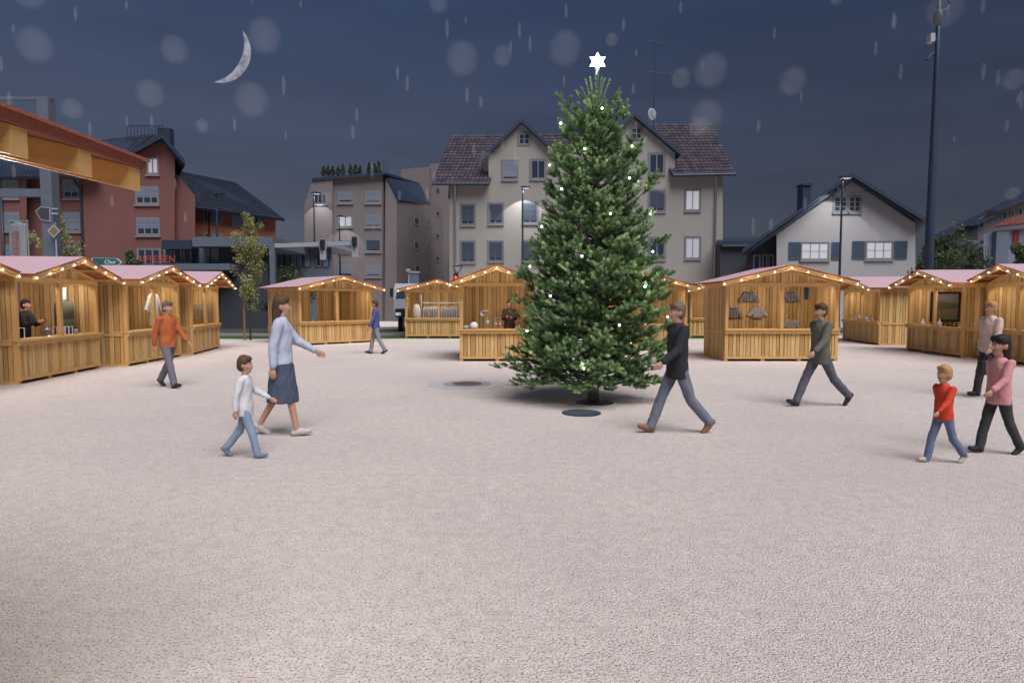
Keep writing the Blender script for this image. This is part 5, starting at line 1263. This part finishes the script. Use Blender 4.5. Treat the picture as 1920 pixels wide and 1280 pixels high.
# facing: local -y is forward; rz turns it (rz=90 -> faces +x, rz=-90 -> faces -x)
person('person in an orange jacket and grey trousers walking before the left stalls', g(318, 726), 1.74, R(70), ((18, 4), (-16, 18)), ((-18, 12, 8), (20, 20, 8)), cloth('orange_jacket', (.42, .115, .04)), cloth('grey_trousers', (.15, .15, .18)), ht, blk)
person('adult in a long pale blue shirt and navy skirt, nearest the camera on the left', g(532, 815), 1.80, R(100), ((14, 4), (-14, 16)), ((-14, 14, 8), (34, 26, 10)), cloth('pale_blue_shirt', (.42, .47, .60)), cloth('navy', (.05, .065, .11)), hb_, wsh, long_top=True, skirt=cloth('navy_skirt', (.065, .085, .135)), bare_legs=True, long_hair=True)
person('child in a white top and light jeans beside the adult in pale blue', g(462, 857), 1.10, R(95), ((18, 5), (-18, 20)), ((-16, 14, 8), (30, 30, 10)), cloth('white_top', (.58, .59, .64)), cloth('light_jeans', (.22, .29, .40)), hb_, cloth('blue_shoes', (.15, .2, .3)), child=True, long_top=True)
person('person in a blue jacket before the stall on the left of centre', g(705, 663), 1.76, R(-80), ((14, 4), (-14, 14)), ((-10, 14, 8), (14, 16, 8)), cloth('blue_jacket', (.075, .10, .27)), cloth('pale_grey_trousers', (.26, .26, .29)), hb_, blk)
person('person in a black jacket, blue grey jeans and tan shoes walking right of the spruce', g(1268, 811), 1.76, R(-78), ((24, 3), (-20, 22)), ((-16, 18, 8), (22, 34, 8)), cloth('black_jacket', (.022, .027, .032)), cloth('blue_grey_jeans', (.15, .165, .22)), ht, brn, long_top=True)
person('person in an olive grey jacket with a red collar striding before the wide stall', g(1535, 761), 1.76, R(-75), ((28, 4), (-28, 20)), ((-24, 20, 8), (26, 26, 10)), cloth('olive_grey_jacket', (.115, .118, .10)), cloth('dark_grey_trousers', (.11, .105, .14)), hb_, blk, collar=cloth('red_collar', (.38, .06, .05)), long_top=True)
ad = person('blond adult in a cream top and dark trousers behind the children at the right', g(1852, 744), 1.72, R(-85), ((12, 4), (-12, 14)), ((-8, 16, 9), (12, 22, 9)), cloth('cream_top', (.60, .45, .38)), cloth('dark_trousers', (.05, .045, .05)), hy, blk)
person('child with long dark hair in a pink jacket and dark trousers at the right edge', g(1868, 850), 1.30, R(-85), ((16, 4), (-14, 16)), ((-14, 18, 10), (26, 30, 10)), cloth('pink_jacket', (.58, .27, .28)), cloth('charcoal_trousers', (.05, .052, .055)), hk, blk, child=True, long_hair=True, long_top=True)
person('small child in a red jacket and blue jeans walking ahead at lower right', g(1765, 867), 1.02, R(-80), ((18, 5), (-18, 20)), ((-24, 12, 14), (34, 20, 14)), cloth('red_jacket', (.56, .055, .025)), cloth('blue_jeans', (.14, .18, .29)), hy, wsh, child=True)
# vendors
p = SM('s6') @ Vector((.35, 1.35, .1)); person('vendor in a brown coat standing behind the counter left of the spruce', p, 1.66, stalls['s6'][0].rotation_euler.z, ((0, 2), (0, 2)), ((18, 88, 6, .45), (22, 78, 6, .5)), cloth('brown_coat', (.085, .045, .028)), cloth('brown_trousers', (.05, .035, .03)), hb_, blk, long_top=True)
p = SM('s1') @ Vector((-.40, .60, .1)); person('vendor in a black sweater looking down behind the left stall counter', p, 1.66, stalls['s1'][0].rotation_euler.z, ((0, 2), (0, 2)), ((18, 92, 6, .5), (24, 86, 6, .5)), cloth('black_sweater', (.018, .02, .024)), cloth('black_trousers', (.02, .02, .02)), hk, blk, long_top=True, lean=6)
# handbag and tote carried by the walkers
a = ad[0].location
t = thing('handbag', 'black shoulder bag at the side of the blond adult on the right', 'bag', (a.x-.22, a.y-.27, .44)); mb = MB(); mb.prism([(-.17, -.05, 0), (.17, -.05, 0), (.14, -.05, .26), (-.14, -.05, .26)], (0, .1, 0)); o = mb.build('bag_body', M['black'], t); bv = o.modifiers.new('b', 'BEVEL'); bv.width = .02; bv.segments = 2
mb = MB(); mb.tube([(-.09, 0, .25), (-.05, 0, .33), (.05, 0, .33), (.09, 0, .25)], .012, 6); mb.build('strap', M['black'], t)
# falling snow
ms = bpy.data.materials.new('snow'); ms.use_nodes = True; tn = ms.node_tree; b = tn.nodes['Principled BSDF']; b.inputs['Base Color'].default_value = (.85, .88, .95, 1); b.inputs['Roughness'].default_value = 1
lw = tn.nodes.new('ShaderNodeLayerWeight'); lw.inputs[0].default_value = .5; mr = tn.nodes.new('ShaderNodeMapRange'); tn.links.new(lw.outputs['Facing'], mr.inputs[0]); mr.inputs[1].default_value = .0; mr.inputs[2].default_value = .95; mr.inputs[3].default_value = .036; mr.inputs[4].default_value = 0
pw = tn.nodes.new('ShaderNodeMath'); pw.operation = 'MULTIPLY'; sc_ = tn.nodes.new('ShaderNodeMapRange'); tn.links.new(lw.outputs['Facing'], sc_.inputs[0]); sc_.inputs[1].default_value = .2; sc_.inputs[2].default_value = .95; sc_.inputs[3].default_value = 1; sc_.inputs[4].default_value = 0
tn.links.new(mr.outputs[0], pw.inputs[0]); tn.links.new(sc_.outputs[0], pw.inputs[1]); tn.links.new(pw.outputs[0], b.inputs['Alpha'])
rs = random.Random(21); mb = MB()
for i in range(26):
    Y = rs.uniform(7, 22); p = at(rs.uniform(0, 1920), rs.uniform(-60, 380), Y); r = rs.choice((.012, .018, .024, .030))*Y*.95
    mb.ball(p, (r, r, r), 16, 10)
for i in range(85):
    Y = rs.uniform(8, 26); p = at(rs.uniform(-40, 1960), rs.uniform(-60, 430), Y); r = rs.uniform(.0022, .0042)*Y; mb.ball(p, (r, r, r*rs.uniform(2.2, 4.2)), 10, 8)
for i in range(7):
    py = rs.uniform(880, 1200); Y = 2100/(py-565)*.72; p = at(rs.uniform(200, 1850), py, Y); mb.ball(p, rs.uniform(.014, .024)*Y, 16, 10)
tag(mb.build('falling_snow', ms, smooth=True), 'soft pale snow falling across the dark sky', 'snow', kind='stuff')
